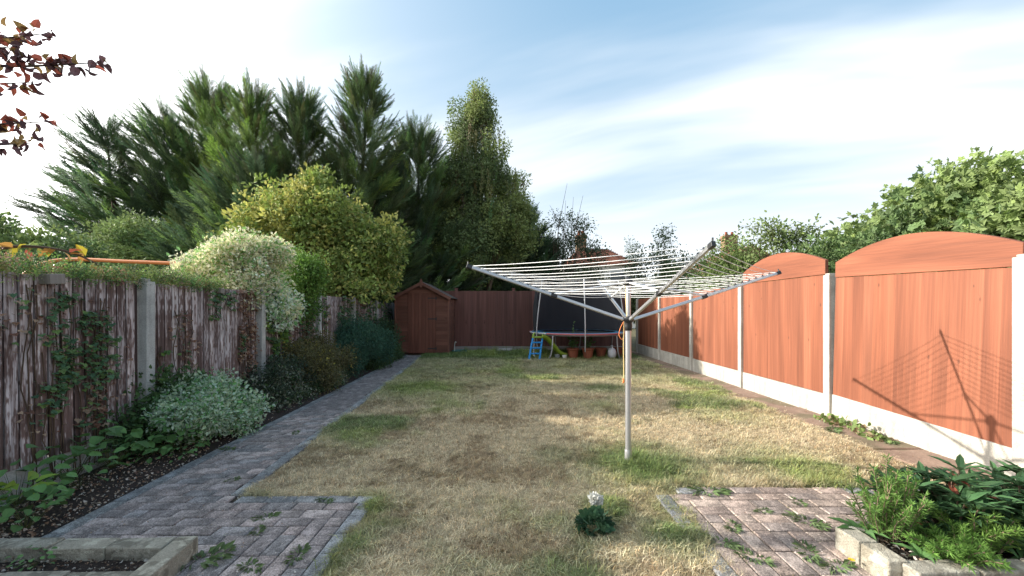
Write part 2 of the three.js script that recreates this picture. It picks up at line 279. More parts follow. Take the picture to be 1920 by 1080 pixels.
{ // brick path and patio along the bed
  const r = rng(11), p = struct('brick_path', sheet(bedEdge, d => d < 2.9 ? -0.92 : pathEdge(d), 1.3, 2.88, 0.010, 2, 4), M.joint, 'dull purple grey brick path and patio corner beside the bed', 'path');
  const far = part(p, 'sand_joint', sheet(bedEdge, pathEdge, 2.88, 12.1, 0.010, 2, 30), M.joint);
  // patio rows that turn the corner at a mitre; the outermost bricks are cut to the sloping bed edge
  layGrid(p, -2.42, 2.78, 14, 14, (x, d) => x > -1.06 - 1.25 * Math.max(0, 2.62 - d) ? 'z' : 'x', r, M.paver);
  for (let k = 0; k < 14; k++) { const d1 = 2.78 - 0.1 * k; layPaver(p, bedEdge(d1 - 0.05) + 0.1, -2.42, d1 - 0.1, d1, M.paver, r); }
  for (let x = -1.86; x < -0.93; x += 0.2) layPaver(p, x, Math.min(x + 0.2, -0.92), 2.78, 2.88, M.paverGrey, r);
  for (let d = 1.4; d < 2.76; d += 0.2) layPaver(p, -1.02, -0.92, d, Math.min(d + 0.2, 2.78), M.paverGrey, r);
  // path running away: rows between two grey edging courses
  const merged = { a: [], b: [] };
  for (let k = -1; k < 92; k++) {
    const d0 = 2.78 + 0.1 * k, d1 = d0 + 0.1; if (d0 < 2.7 || d1 > 12) continue;
    const left = bedEdge(d0) + 0.1, right = Math.min(k < 1 ? -1.9 : pathEdge(d0) - 0.1, -1.86);
    if (k < 0) continue;
    for (let x = left - (k % 2 ? 0.1 : 0); x < right; x += 0.2) {
      const a = Math.max(x, left), b = Math.min(x + 0.2, right); if (b - a < 0.03) continue;
      if (d0 < 5.1) layPaver(p, a, b, d0, d1, M.paver, r);
      else merged.a.push(metreUV(paver(b - a - 0.006, 0.094, 0.03), r(), r()).rotateX((r() - 0.5) * 0.03).translate((a + b) / 2, 0.022 + (r() - 0.5) * 0.007, -(d0 + d1) / 2));
    }
  }
  for (const [edge, s] of [[bedEdge, 1], [pathEdge, -1]]) for (let d = s > 0 ? 1.4 : 2.9; d < 11.9; d += 0.2) {
    const x = edge(d + 0.1) + s * 0.05, turn = s > 0 ? 0.042 : 0.071;
    if (d < 5.4) { const m = layPaver(p, x - 0.05, x + 0.05, d, d + 0.2, M.paverGrey, r); m.rotation.y = turn; }
    else merged.b.push(metreUV(paver(0.094, 0.194, 0.03), r(), r()).rotateY(turn).translate(x, 0.022 + (r() - 0.5) * 0.005, -(d + 0.1)));
  }
  part(p, 'far_bricks', merged.a, std([0.42, 0.375, 0.36], 0.95, { map: TX.paver, bumpMap: TX.concreteBump, bumpScale: 0.003 }), true);
  part(p, 'far_edging_bricks', merged.b, M.paverGrey[0], true);
}
{ // the sunlit patio
  const r = rng(23), p = struct('brick_patio', sheet(0.98, 3.8, 1.2, 3.02, 0.010, 2, 4), M.joint, 'pinkish brick patio in the sun with weeds in its joints', 'patio');
  for (let x = 1.16; x < 3.3; x += 0.2) layPaver(p, x, x + 0.2, 2.92, 3.02, M.paverGrey.concat(M.paverWarm), r);
  for (let d = 1.3; d < 2.75; d += 0.2) layPaver(p, 0.99, 1.09, d, d + 0.2, M.paverGrey, r);
  layGrid(p, 1.09, 2.92, 22, 16, (x, d) => x < 1.12 + 1.45 * Math.max(0, 2.74 - d) ? 'z' : 'x', r, M.paverWarm);
}
{ // strip of old slabs along the painted fence
  const r = rng(31), p = struct('slab_strip', sheet(d => 3.30 + 0.012 * (d - 3), 3.83, 2.7, 13.5, 0.008, 2, 20), M.dust, 'dusty strip of worn concrete slabs along the painted fence', 'path');
  for (let d = 3.06; d < 13.2;) { const L = 0.60 + 0.3 * r(); const g = metreUV(paver(0.44 + 0.03 * r(), L - 0.018, 0.03, 0.008), r(), r()); const m = part(p, 'slab', g, M.dust); m.position.set(3.565 + 0.02 * (r() - 0.5), 0.020 + 0.006 * r(), -(d + L / 2)); m.rotation.set((r() - 0.5) * 0.012, (r() - 0.5) * 0.02, (r() - 0.5) * 0.02); d += L; }
}

// ------------------------------------------------------------------ fences
function plankGeos(w, h, t, n, seed, grainAlongY = true) { const r = rng(seed); return Array.from({ length: n }, () => bx(w, h, t, 0, 0, 0, { u: r() * 3, v: r() * 3, swap: !grainAlongY })); }
{ // the old flaking fence
  const f = thing('old_fence', 'old wooden fence with flaking brown paint, concrete posts and creepers', 'fence', [fenceX(0.06), 0, -0.06], Math.PI / 2 + 0.0446);
  const r = rng(41), bays = 7, L = 1.922;
  const boards = plankGeos(0.076, 1, 0.016, 12, 5), top = [1.53, 1.55, 1.555, 1.60, 1.58, 1.55, 1.53];
  for (let b = 0; b <= bays; b++) {
    const x = b * L, h = [1.56, 1.58, 1.60, 1.62, 1.70, 1.63, 1.58, 1.55][b];
    part(f, 'post', [bx(0.10, h - 0.03, 0.12, x, (h - 0.03) / 2, 0.012, { r: 0.006, u: b * 0.3 }), bx(0.06, 0.03, 0.07, x, h - 0.015, 0.012, { r: 0.01 })], M.concreteGrey);
    if (b === bays) break;
    part(f, 'gravel_board', bx(L - 0.10, 0.228, 0.045, x + L / 2, 0.114, -0.012, { r: 0.006, u: b }), M.concreteGrey);
    const p = new THREE.Group(); p.name = 'panel'; p.position.set(x + 0.05, 0.215, 0); p.rotation.z = [0, 0.008, 0.006, -0.003, 0.003, 0, 0][b]; f.add(p);
    const H = top[b] - 0.215;
    part(p, 'backing', bx(L - 0.10, H - 0.03, 0.012, (L - 0.1) / 2, H / 2, -0.012), M.flakyDark);
    for (const y of [0.18, H - 0.16]) part(p, 'rail', bx(L - 0.10, 0.06, 0.035, (L - 0.1) / 2, y, -0.037, { swap: true }), M.flaky[2]);
    let x0 = 0.01, k = 0;
    while (x0 < L - 0.17) { const m = part(p, 'plank', boards[Math.floor(r() * 12)], M.flaky[Math.floor(r() * 4)]); m.scale.set(0.92 + 0.16 * r(), H + (r() - 0.5) * 0.02, 1); m.position.set(x0 + 0.038, H / 2 + (r() - 0.5) * 0.008, 0.008 + 0.004 * r()); m.rotation.set(0, -0.06 + (r() - 0.5) * 0.10, (r() - 0.5) * 0.010); x0 += 0.093; k++; }
    if (b === 1 || b === 2) part(p, 'cleat', b === 1 ? bx(0.11, 0.075, 0.09, 1.02, H - 0.03, 0.055, { r: 0.006, rz: 0.08 }) : bx(0.07, 0.06, 0.06, 0.99, H - 0.03, 0.045, { r: 0.005, rz: -0.05 }), M.greyWood);
  }
}
{ // the painted fence
  const f = thing('painted_fence', 'orange brown stained panel fence with white concrete posts and arched toppers', 'fence', [3.85, 0, -1.2], Math.PI / 2);
  const r = rng(53), L = 1.93, hP = [1.70, 1.722, 1.748, 1.716, 1.66, 1.65, 1.66];
  const boards = plankGeos(0.145, 1, 0.014, 14, 9);
  const arch = (w, e, m, t) => { const s = new THREE.Shape(); s.moveTo(-w / 2, 0); s.lineTo(w / 2, 0); s.lineTo(w / 2, e); for (let i = 1; i <= 24; i++) { const a = 1 - 2 * i / 24; s.lineTo(a * w / 2, e + (m - e) * (1 - Math.pow(Math.abs(a), 1.9))); } s.closePath(); const g = new THREE.ExtrudeGeometry(s, { depth: t, bevelEnabled: true, bevelSize: 0.003, bevelThickness: 0.003, bevelSegments: 1, curveSegments: 4 }); g.translate(0, 0, -t / 2); return g; };
  for (let b = 0; b <= 6; b++) {
    const x = b * L, h = hP[b];
    part(f, 'post', [bx(0.10, h - 0.02, 0.105, x, (h - 0.02) / 2, 0, { r: 0.006, u: b * 0.37 }), bx(0.07, 0.02, 0.075, x, h - 0.01, 0, { r: 0.006 })], M.concreteWarm).rotation.z = 0;
    if (b === 6) break;
    const dip = b === 1 ? -0.04 : b === 0 ? -0.06 : 0, gb = 0.275 + dip;
    part(f, 'gravel_board', b === 1 ? bx(L - 0.105, 0.31, 0.05, x + L / 2, 0.115, 0, { r: 0.006, u: b * 0.7, rz: 0.030 }) : bx(L - 0.105, gb, 0.05, x + L / 2, gb / 2, 0, { r: 0.006, u: b * 0.7 }), M.concreteWarm);
    const p = new THREE.Group(); p.name = 'panel'; p.position.set(x + 0.05, gb + 0.006, 0); if (b === 1) { p.rotation.z = 0.033; p.position.y -= 0.008; } f.add(p);
    const H = [1.41, 1.395, 1.455, 1.42, 1.37, 1.365][b], W = L - 0.105;
    for (const y of [0.12, H / 2, H - 0.1]) part(p, 'rail', bx(W, 0.06, 0.03, W / 2, y, 0.027, { swap: true, v: r() }), M.stain[2]);
    let x0 = 0;
    while (x0 < W - 0.02) { const w = Math.min(0.13, W - x0), m = part(p, 'plank', boards[Math.floor(r() * 14)], M.stain[Math.floor(r() * 5)]); m.scale.set((w + 0.008) / 0.145, H + (r() - 0.5) * 0.006, 1); m.position.set(x0 + w / 2, H / 2, -0.004 + (r() - 0.5) * 0.004); m.rotation.set(0, 0.02 + (r() - 0.5) * 0.03, 0); x0 += 0.13; }
    if (b < 3) { const a = part(p, 'arched_topper', metreUV(arch(W - 0.01, 0.17, 0.37, 0.036), r(), r(), true), M.stainH); a.position.set(W / 2, H + 0.008, -0.002); }
  }
}
{ // the dark fence across the end
  const f = thing('end_fence', 'dark brown close boarded fence across the end of the garden', 'fence', [-3.75, 0, -13.62], 0);
  const r = rng(61), boards = plankGeos(0.108, 1, 0.014, 8, 15), W = 7.62;
  for (let b = 0; b < 5; b++) { const x = 0.06 + b * 1.87; part(f, 'post', [bx(0.09, 2.0, 0.09, x, 1.0, -0.05, { r: 0.006 }), bx(0.12, 0.03, 0.12, x, 2.012, -0.05, { r: 0.008 })], M.backFence[1]); if (b < 4) part(f, 'gravel_board', bx(1.86, 0.12, 0.04, x + 0.935, 0.07, 0.035, { swap: true, rz: (r() - 0.5) * 0.02 }), M.greyWood); }
  for (const y of [0.35, 1.05, 1.75]) part(f, 'rail', bx(W, 0.07, 0.04, W / 2, y, -0.03, { swap: true }), M.backFence[2]);
  for (let x = 0; x < W - 0.05; x += 0.1) { const m = part(f, 'plank', boards[Math.floor(r() * 8)], M.backFence[Math.floor(r() * 3)]); m.scale.set(1, 1.79 + 0.012 * r(), 1); m.position.set(x + 0.05, 0.135 + 0.9, 0.004 * r() + 0.004); m.rotation.set(0, 0.09, (r() - 0.5) * 0.004); }
}

// ------------------------------------------------------------------ the shed
{
  const s = thing('garden_shed', 'reddish brown wooden garden shed with a pitched felt roof', 'shed', [-2.648, 0, -12.9], 0);
  const r = rng(71), W = 1.58, D = 1.2, eave = 1.68, ridge = 2.10, zf = D / 2;   // local: front at +z
  const half = W / 2, slope = (ridge - eave) / half, bh = 0.105;
  const front = new THREE.Group(); front.name = 'front_wall'; s.add(front);
  const doorL = -0.415, doorR = 0.415, doorTop = 1.80;
  const mat = () => M.shed[Math.floor(r() * 3)];
  const clipBoard = (xa, xb, y, parent, z) => part(parent, 'board', bx(xb - xa, bh - 0.004, 0.016, (xa + xb) / 2, y + bh / 2, z, { swap: true, u: r() * 3, v: r() * 3, rx: 0.05 }), mat());
  for (let y = 0.06; y < eave - 0.02; y += bh) { clipBoard(-half + 0.02, doorL, y, front, zf); clipBoard(doorR, half - 0.02, y, front, zf); }
  for (let y = eave - 0.02; y < ridge - 0.06; y += bh) { const w = half - Math.max(0, (y + bh * 0.55 - eave) / slope) - 0.01; if (w < 0.05) break; if (y + bh < doorTop + 0.02) { clipBoard(-w, doorL, y, front, zf); clipBoard(doorR, w, y, front, zf); } else clipBoard(-w, w, Math.max(y, doorTop), front, zf); }
  for (const k of [-1, 1]) part(front, 'corner_trim', bx(0.045, eave - 0.02, 0.045, k * (half - 0.01), eave / 2, zf, { r: 0.004 }), M.shed[1]);
  for (const k of [-1, 1]) { const g = new THREE.Group(); g.name = 'side_wall'; s.add(g); for (let y = 0.06; y < eave - 0.05; y += bh) part(g, 'board', bx(0.016, bh - 0.004, D - 0.06, k * half, y + bh / 2, 0, { u: r() * 3, v: r() * 3, rz: -k * 0.05 }), mat()); }
  part(s, 'back_wall', bx(W - 0.03, eave, 0.02, 0, eave / 2, -zf + 0.01), M.shed[2]);
  part(s, 'inner_lining', bx(W - 0.06, eave - 0.04, D - 0.06, 0, eave / 2, -0.012), M.backFence[2]);
  { const g = new THREE.Shape([new THREE.Vector2(-half + 0.03, eave - 0.03), new THREE.Vector2(half - 0.03, eave - 0.03), new THREE.Vector2(0, ridge - 0.03)]); part(s, 'gable_backing', new THREE.ExtrudeGeometry(g, { depth: D - 0.06, bevelEnabled: false }).translate(0, 0, -zf + 0.02), M.backFence[2]); }
  const door = new THREE.Group(); door.name = 'door'; s.add(door);
  const n = 8, dw = (doorR - doorL - 0.012) / n;
  for (let i = 0; i < n; i++) part(door, 'board', bx(dw - 0.004, doorTop - 0.05, 0.02, doorL + 0.006 + dw * (i + 0.5), (doorTop + 0.05) / 2, zf + 0.012, { u: r() * 3, v: r() * 3, r: 0.002 }), M.shedDoor[i % 2]);
  for (const y of [0.18, 1.05, 1.66]) part(door, 'hinge', [bx(0.24, 0.03, 0.006, doorR - 0.12, y, zf + 0.026), bx(0.03, 0.09, 0.012, doorR + 0.005, y, zf + 0.026)], M.black);
  part(door, 'turn_button', bx(0.03, 0.08, 0.02, doorL + 0.03, 1.0, zf + 0.034, { r: 0.004 }), M.shed[1]);
  const ang = Math.atan(slope), rl = (half + 0.09) / Math.cos(ang);
  for (const k of [-1, 1]) {
    const roof = part(s, 'roof', bx(rl, 0.028, D + 0.22, 0, 0, 0, { r: 0.006 }), M.felt); roof.rotation.z = -k * ang; roof.position.set(k * (half + 0.09) / 2, ridge + 0.03 - (half + 0.09) / 2 * slope, 0.01);
    const barge = part(roof, 'barge_board', bx(rl, 0.085, 0.018, 0, -0.032, D / 2 + 0.115, { swap: true, r: 0.003 }), M.shed[0]);
  }
  const fin = new THREE.Shape([[-0.035, -0.13], [-0.02, -0.16], [0.02, -0.16], [0.035, -0.13], [0.035, 0.02], [0, 0.10], [-0.035, 0.02]].map(p => new THREE.Vector2(...p)));
  part(s, 'finial', new THREE.ExtrudeGeometry(fin, { depth: 0.02, bevelEnabled: true, bevelSize: 0.003, bevelThickness: 0.003, bevelSegments: 1 }).translate(0, ridge + 0.03, zf + 0.122), M.shed[1]);
}

// ------------------------------------------------------------------ the rotary clothes dryer
{
  const c = thing('rotary_clothes_dryer', 'open rotary clothes dryer on a silver pole in the lawn', 'clothes dryer', [0.984, 0, -3.54], 0);
  const hubY = 1.225, topY = 1.545;
  part(c, 'pole', [tube([V(0, -0.15, 0), V(0, 1.165, 0)], 0.0245, 20), tube([V(0, 0, 0), V(0, 0.12, 0)], 0.03, 20)], M.alu);
  part(c, 'upper_pole', tube([V(0, 1.16, 0), V(0, topY, 0)], 0.0205, 18), M.alu);
  part(c, 'collar', lathe([[0, 1.13], [0.031, 1.13], [0.033, 1.17], [0.030, 1.20], [0.046, 1.205], [0.048, 1.245], [0.03, 1.25], [0, 1.25]]), M.black);
  part(c, 'top_hub', lathe([[0, 1.515], [0.042, 1.515], [0.044, 1.55], [0.026, 1.565], [0.02, 1.585], [0, 1.587]]), M.black);
  const tips = [V(-1.318, 1.642, 0.27), V(0.066, 1.642, 1.34), V(1.455, 1.642, -0.29), V(0.02, 1.642, -1.33)];
  const roots = tips.map(t => { const d = V(t.x, 0, t.z).normalize(); return V(d.x * 0.045, hubY, d.z * 0.045); });
  const onArm = (i, f) => roots[i].clone().lerp(tips[i], f);
  tips.forEach((t, i) => {
    const dir = t.clone().sub(roots[i]), len = dir.length(), a = part(c, 'arm', bx(0.021, 0.026, len, 0, 0, len / 2, { r: 0.005 }), M.alu);
    a.position.copy(roots[i]); a.quaternion.copy(new THREE.Quaternion().setFromUnitVectors(V(0, 0, 1), dir.clone().normalize()));
    part(a, 'end_cap', [bx(0.026, 0.031, 0.045, 0, 0, len, { r: 0.004 }), tube([V(0, 0, len + 0.01), V(0, 0.035, len + 0.02)], 0.006, 6)], M.black);
    const clip = bx(0.032, 0.036, 0.055, 0, 0, len * 0.47, { r: 0.006 }); part(a, 'strut_joint', clip, M.black);
    for (let k = 0; k < 10; k++) part(a, 'line_hook', bx(0.010, 0.022, 0.010, 0, 0.008, len * (0.50 + 0.049 * k), { r: 0.003 }).scale(1.4, 1.5, 1), M.black);
    const d = V(t.x, 0, t.z).normalize(), j = onArm(i, 0.47);
    part(c, 'strut', bar(V(d.x * 0.04, 1.53, d.z * 0.04), j.clone().add(V(0, 0.012, 0)), 0.0085, 8), M.aluWhite);
  });
  for (let k = 0; k < 11; k++) {
    const f = 0.48 + 0.0505 * k, segs = [];
    for (let i = 0; i < 4; i++) { const a = onArm(i, f), b = onArm((i + 1) % 4, f), sag = 0.006 + 0.012 * f + 0.008 * ((k * 7 + i * 3) % 5) / 4; a.y += 0.012; b.y += 0.012; segs.push(tube(Array.from({ length: 7 }, (_, n) => { const t = n / 6, p = a.clone().lerp(b, t); p.y -= sag * 4 * t * (1 - t); return p; }), 0.0023, 5, false)); }
    part(c, 'clothes_line', segs, M.line);
  }
  const r0 = V(-0.045, 1.21, 0.03);
  part(c, 'pull_cord', tube(curve([r0, V(-0.05, 1.0, 0.035), V(-0.046, 0.78, 0.03), V(-0.05, 0.72, 0.035)], 12), 0.0035, 6), M.cordYellow);
  part(c, 'cord_loop', tube(curve([r0, V(-0.075, 1.15, 0.03), V(-0.085, 1.09, 0.03), V(-0.06, 1.055, 0.03), V(-0.042, 1.10, 0.03), V(-0.05, 1.2, 0.03)], 20), 0.0032, 6), M.cordOrange);
  part(c, 'cord_handle', tube([V(-0.05, 0.73, 0.035), V(-0.05, 0.705, 0.035), V(-0.05, 0.69, 0.035)], [0.006, 0.012, 0.004], 8), M.cordOrange);
  part(c, 'raising_cord', tube([V(-0.02, 1.25, 0.03), V(-0.03, 1.40, 0.025), V(-0.025, 1.53, 0.02)], 0.003, 6), M.cordYellow);
}

// ------------------------------------------------------------------ trampoline, toys and pots at the far end
{
  const t = thing('trampoline', 'round garden trampoline with black safety net and bowed poles', 'trampoline', [1.86, 0, -12.02], 0);
  const R = 1.33, y = 0.68, r = rng(83);
  const torus = (rad, tr, yy) => new THREE.TorusGeometry(rad, tr, 8, 72).rotateX(Math.PI / 2).translate(0, yy, 0);
  part(t, 'frame_ring', torus(R - 0.03, 0.022, y - 0.03), M.steel);
  part(t, 'jumping_mat', new THREE.CylinderGeometry(R - 0.22, R - 0.22, 0.008, 60).translate(0, y - 0.02, 0), M.mat);
  const ring = (a, b, yy, h) => lathe([[a, yy], [b, yy - 0.006], [b + 0.012, yy - h], [a, yy - h + 0.01]], 72);
  part(t, 'safety_pad', ring(R - 0.26, R - 0.01, y + 0.022, 0.03), M.padBlue);
  for (let k = 0; k < 8; k++) { const a0 = k / 8 * Math.PI * 2, g = new THREE.TorusGeometry(R + 0.004, 0.021, 6, 14, Math.PI / 4 - 0.01).rotateX(Math.PI / 2).scale(1, 1.1, 1).rotateY(-a0).translate(0, y, 0); part(t, 'pad_skirt', g, k % 3 === 0 ? M.padWhite : M.padRed); }
  for (let k = 0; k < 3; k++) {                                   // W shaped legs
    const a = 0.45 + k / 3 * Math.PI * 2, p = (f, rr, yy) => V(Math.cos(a + f) * rr, yy, Math.sin(a + f) * rr);
    part(t, 'leg', tube(curve([p(-0.32, R - 0.04, y - 0.05), p(-0.30, R - 0.02, 0.22), p(-0.24, R - 0.01, 0.03), p(0, R - 0.02, 0.02), p(0.24, R - 0.01, 0.03), p(0.30, R - 0.02, 0.22), p(0.32, R - 0.04, y - 0.05)], 40), 0.019, 8), M.steel);
  }
  for (let k = 0; k < 6; k++) {                                   // bowed net poles
    const a = 0.52 + k / 6 * Math.PI * 2, q = (rr, yy) => V(Math.cos(a) * rr, yy, Math.sin(a) * rr);
    part(t, 'net_pole', tube(curve([q(R + 0.02, 0.24), q(R + 0.05, 0.5), q(R + 0.045, 0.85), q(R - 0.02, 1.4), q(R - 0.09, 1.85), q(R - 0.13, 2.12)], 24), 0.016, 8), M.steel);
    part(t, 'pole_cap', new THREE.SphereGeometry(0.024, 10, 8).translate(...q(R - 0.13, 2.13).toArray()), M.black);
  }
  // net hung round the far side, slack between the poles
  const net = (a0, a1, y0, y1, rad, sl) => { const nx = 60, ny = 10, pos = [], idx = []; for (let j = 0; j <= ny; j++) for (let i = 0; i <= nx; i++) { const a = mix(a0, a1, i / nx), s = j / ny, yy = mix(y0, y1(a), s), rr = rad - 0.06 * s + sl * Math.sin(a * 6 + 1) * Math.sin(s * 3.1) + 0.02 * noise(a * 9, s * 5); pos.push(Math.cos(a) * rr, yy, Math.sin(a) * rr); } for (let j = 0; j < ny; j++) for (let i = 0; i < nx; i++) { const a = j * (nx + 1) + i, b = a + nx + 1; idx.push(a, a + 1, b, a + 1, b + 1, b); } const g = new THREE.BufferGeometry(); g.setAttribute('position', new THREE.Float32BufferAttribute(pos, 3)); g.setIndex(idx); g.computeVertexNormals(); return g; };
  part(t, 'safety_net', net(Math.PI * 0.93, Math.PI * 2.10, y + 0.01, a => 1.92 + 0.06 * Math.sin(a * 6), R - 0.10, 0.04), M.net);
  part(t, 'net_top_band', net(Math.PI * 0.96, Math.PI * 2.06, 1.9, a => 2.13 + 0.03 * Math.sin(a * 6), R - 0.15, 0.02), M.netThin);
}
{
  const s = thing('toddler_slide', 'small plastic slide with blue ladder and lime green chute', 'slide', [0.70, 0, -11.0], 0.12);
  for (const k of [-1, 1]) { part(s, 'ladder_rail', [tube([V(k * 0.14 - 0.14, 0.0, 0.12), V(k * 0.135 - 0.06, 0.34, -0.03), V(k * 0.13, 0.56, -0.13)], [0.028, 0.026, 0.024], 10)], M.blue); part(s, 'rail_top', tube([V(k * 0.13, 0.56, -0.13), V(k * 0.13 + 0.02, 0.66, -0.17), V(k * 0.13 + 0.07, 0.70, -0.22)], [0.024, 0.024, 0.02], 10), M.lime); }
  for (const [y, o] of [[0.17, 0.28], [0.31, 0.52], [0.45, 0.78]]) part(s, 'rung', bx(0.26, 0.035, 0.05, -0.14 * (1 - o), y, 0.12 - 0.25 * o, { r: 0.012, rx: 0.2 }), M.blue);
  part(s, 'platform', bx(0.30, 0.04, 0.2, 0.02, 0.585, -0.2, { r: 0.012 }), M.lime);
  const path = curve([V(0.12, 0.585, -0.24), V(0.26, 0.53, -0.25), V(0.46, 0.30, -0.27), V(0.62, 0.13, -0.28), V(0.78, 0.07, -0.29)], 20);
  const pos = [], idx = [], prof = [[-0.17, 0.07], [-0.165, 0.0], [-0.08, -0.025], [0.08, -0.025], [0.165, 0.0], [0.17, 0.07], [0.185, 0.07], [0.18, -0.02], [0, -0.045], [-0.18, -0.02], [-0.185, 0.07]];
  path.forEach((p, i) => { for (const [a, h] of prof) pos.push(p.x + h * 0.35, p.y + h, p.z + a); if (i) for (let k = 0; k < prof.length; k++) { const n = prof.length, a = (i - 1) * n + k, b = (i - 1) * n + (k + 1) % n; idx.push(a, b, a + n, b, b + n, a + n); } });
  const g = new THREE.BufferGeometry(); g.setAttribute('position', new THREE.Float32BufferAttribute(pos, 3)); g.setIndex(idx); g.computeVertexNormals(); part(s, 'chute', g, M.lime);
}
function pot(x, d, sc, k, label) {
  const p = thing('plant_pot', label, 'plant pot', [x, 0.0, -d], k, 'terracotta pots under the trampoline');
  part(p, 'pot_body', lathe([[0, 0], [0.098, 0], [0.104, 0.01], [0.138, 0.215], [0.142, 0.225], [0.160, 0.23], [0.163, 0.272], [0.150, 0.276], [0.143, 0.262], [0.135, 0.25]]), M.terracotta[k % 3]);
  part(p, 'soil', new THREE.CylinderGeometry(0.139, 0.137, 0.02, 24).translate(0, 0.245, 0), M.soil); p.scale.setScalar(sc); return p;
}
const pots = [pot(1.64, 11.25, 1.04, 0, 'terracotta pot with leafy stems, nearest the green slide'), pot(2.04, 11.25, 1.06, 1, 'pale orange pot of bushy weeds, second from the green slide'), pot(2.42, 11.4, 1.02, 2, 'terracotta pot with nothing growing in it, beside the white sack'), pot(2.93, 11.62, 1.0, 3, 'terracotta pot half hidden behind the white sack')];
{
  const b = thing('tied_sack', 'lumpy white plastic sack tied at the top beside the pots', 'sack', [2.67, 0, -11.18], 0.3);
  const g = new THREE.SphereGeometry(0.14, 24, 18), p = g.attributes.position; for (let i = 0; i < p.count; i++) { const x = p.getX(i), y = p.getY(i), z = p.getZ(i), k = 1 + 0.22 * (fbm(x * 16 + 9, y * 11 + z * 14 + 4, 3) - 0.5); p.setXYZ(i, x * k * 0.86, Math.max(-0.14, y * (y > 0 ? 1.15 : 1.05)) * k + 0.145, z * k * 0.86); } g.computeVertexNormals();
  part(b, 'sack_body', g, M.bag); part(b, 'tied_neck', tube([V(0, 0.28, 0), V(0.01, 0.315, 0), V(-0.01, 0.36, 0.01)], [0.045, 0.016, 0.035], 10), M.bag);
}
{
  const b = thing('metal_bucket', 'small grey metal bucket beside the slide foot', 'bucket', [1.21, 0, -11.2], 0);
  part(b, 'bucket_body', lathe([[0, 0.004], [0.05, 0.004], [0.054, 0], [0.074, 0.12], [0.078, 0.124], [0.070, 0.12], [0.048, 0.012]]), M.zinc); part(b, 'handle', tube(curve([V(-0.073, 0.11, 0), V(-0.05, 0.06, 0.075), V(0, 0.03, 0.09), V(0.05, 0.06, 0.075), V(0.073, 0.11, 0)], 14), 0.003, 6), M.steel);
  const c = thing('white_tub', 'small white plastic tub between bucket and first pot', 'tub', [1.39, 0, -11.1], 0);
  part(c, 'tub_body', lathe([[0, 0.003], [0.048, 0.003], [0.062, 0.105], [0.068, 0.108], [0.066, 0.114], [0.058, 0.11], [0.045, 0.012]]), M.white); part(c, 'rim', new THREE.TorusGeometry(0.064, 0.005, 6, 24).rotateX(Math.PI / 2).translate(0, 0.11, 0), M.white);
}
{ // pale lumps of concrete lying at the foot of the end fence
  const lump = (label, x, d, w, h, l, seed) => { const g = new THREE.IcosahedronGeometry(1, 3), p = g.attributes.position; for (let i = 0; i < p.count; i++) { const a = p.getX(i), b = p.getY(i), c = p.getZ(i), k = 0.8 + 0.5 * fbm(a * 2 + seed, b * 2 + c * 1.7 + seed, 3); const q = v => Math.sign(v) * Math.pow(Math.abs(v), 0.6); p.setXYZ(i, q(a) * k * w, Math.max(q(b) * k, -0.3) * h + 0.3 * h, q(c) * k * l); } g.computeVertexNormals(); const m = part(scene, numbered('concrete_lump'), metreUV(g), M.rock); m.position.set(x, 0.01, -d); tag(m, label, 'rubble', 'lumps of concrete at the end fence'); };
  lump('flat pale concrete lump by the end fence, nearer the shed', -0.77, 13.2, 0.17, 0.045, 0.12, 2); lump('larger pale concrete lump by the end fence, nearer the trampoline', -0.22, 13.1, 0.26, 0.08, 0.14, 8);
  const h = thing('garden_hose', 'coil of teal garden hose between shed and end fence', 'hose', [-1.60, 0.02, -12.75]);
  part(h, 'hose', tube(Array.from({ length: 90 }, (_, i) => { const a = i * 0.21, rr = 0.17 + 0.0007 * i; return V(Math.cos(a) * rr, 0.012 + (i % 30) * 0.0012 + i * 0.0003, Math.sin(a) * rr * 0.8); }), 0.011, 7), std([0.03, 0.13, 0.14], 0.5));
  part(h, 'hose_end', tube(curve([V(-0.15, 0.03, 0), V(-0.16, 0.16, -0.02), V(-0.13, 0.32, -0.05), V(-0.10, 0.30, -0.05)], 14), 0.011, 7), std([0.45, 0.48, 0.44], 0.5));
}

// ------------------------------------------------------------------ block edged planting beds
function blockRow(parent, x0, d0, x1, d1, h, w, len, r) {
  const L = Math.hypot(x1 - x0, d1 - d0), n = Math.max(1, Math.round(L / len)), turn = Math.atan2(d1 - d0, x1 - x0);
  for (let i = 0; i < n; i++) { const l = L / n - 0.008, t = (i + 0.5) / n, hh = h * (0.96 + 0.06 * r()); const g = bx(l, hh, w, 0, 0, 0, { r: 0.008, u: r() * 2, v: r() * 2 }); const p = g.attributes.position; for (let k = 0; k < p.count; k++) { const q = 0.006 * (noise(p.getX(k) * 30 + i * 9, p.getZ(k) * 30 + p.getY(k) * 19) - 0.5); p.setXYZ(k, p.getX(k) + q, p.getY(k) + q, p.getZ(k) + q); } g.computeVertexNormals(); const m = part(parent, 'block', g, M.blocks[Math.floor(r() * 3)]); m.position.set(mix(x0, x1, t), hh / 2 + 0.005, -mix(d0, d1, t)); m.rotation.set((r() - 0.5) * 0.02, turn + (r() - 0.5) * 0.02, (r() - 0.5) * 0.015); }
}
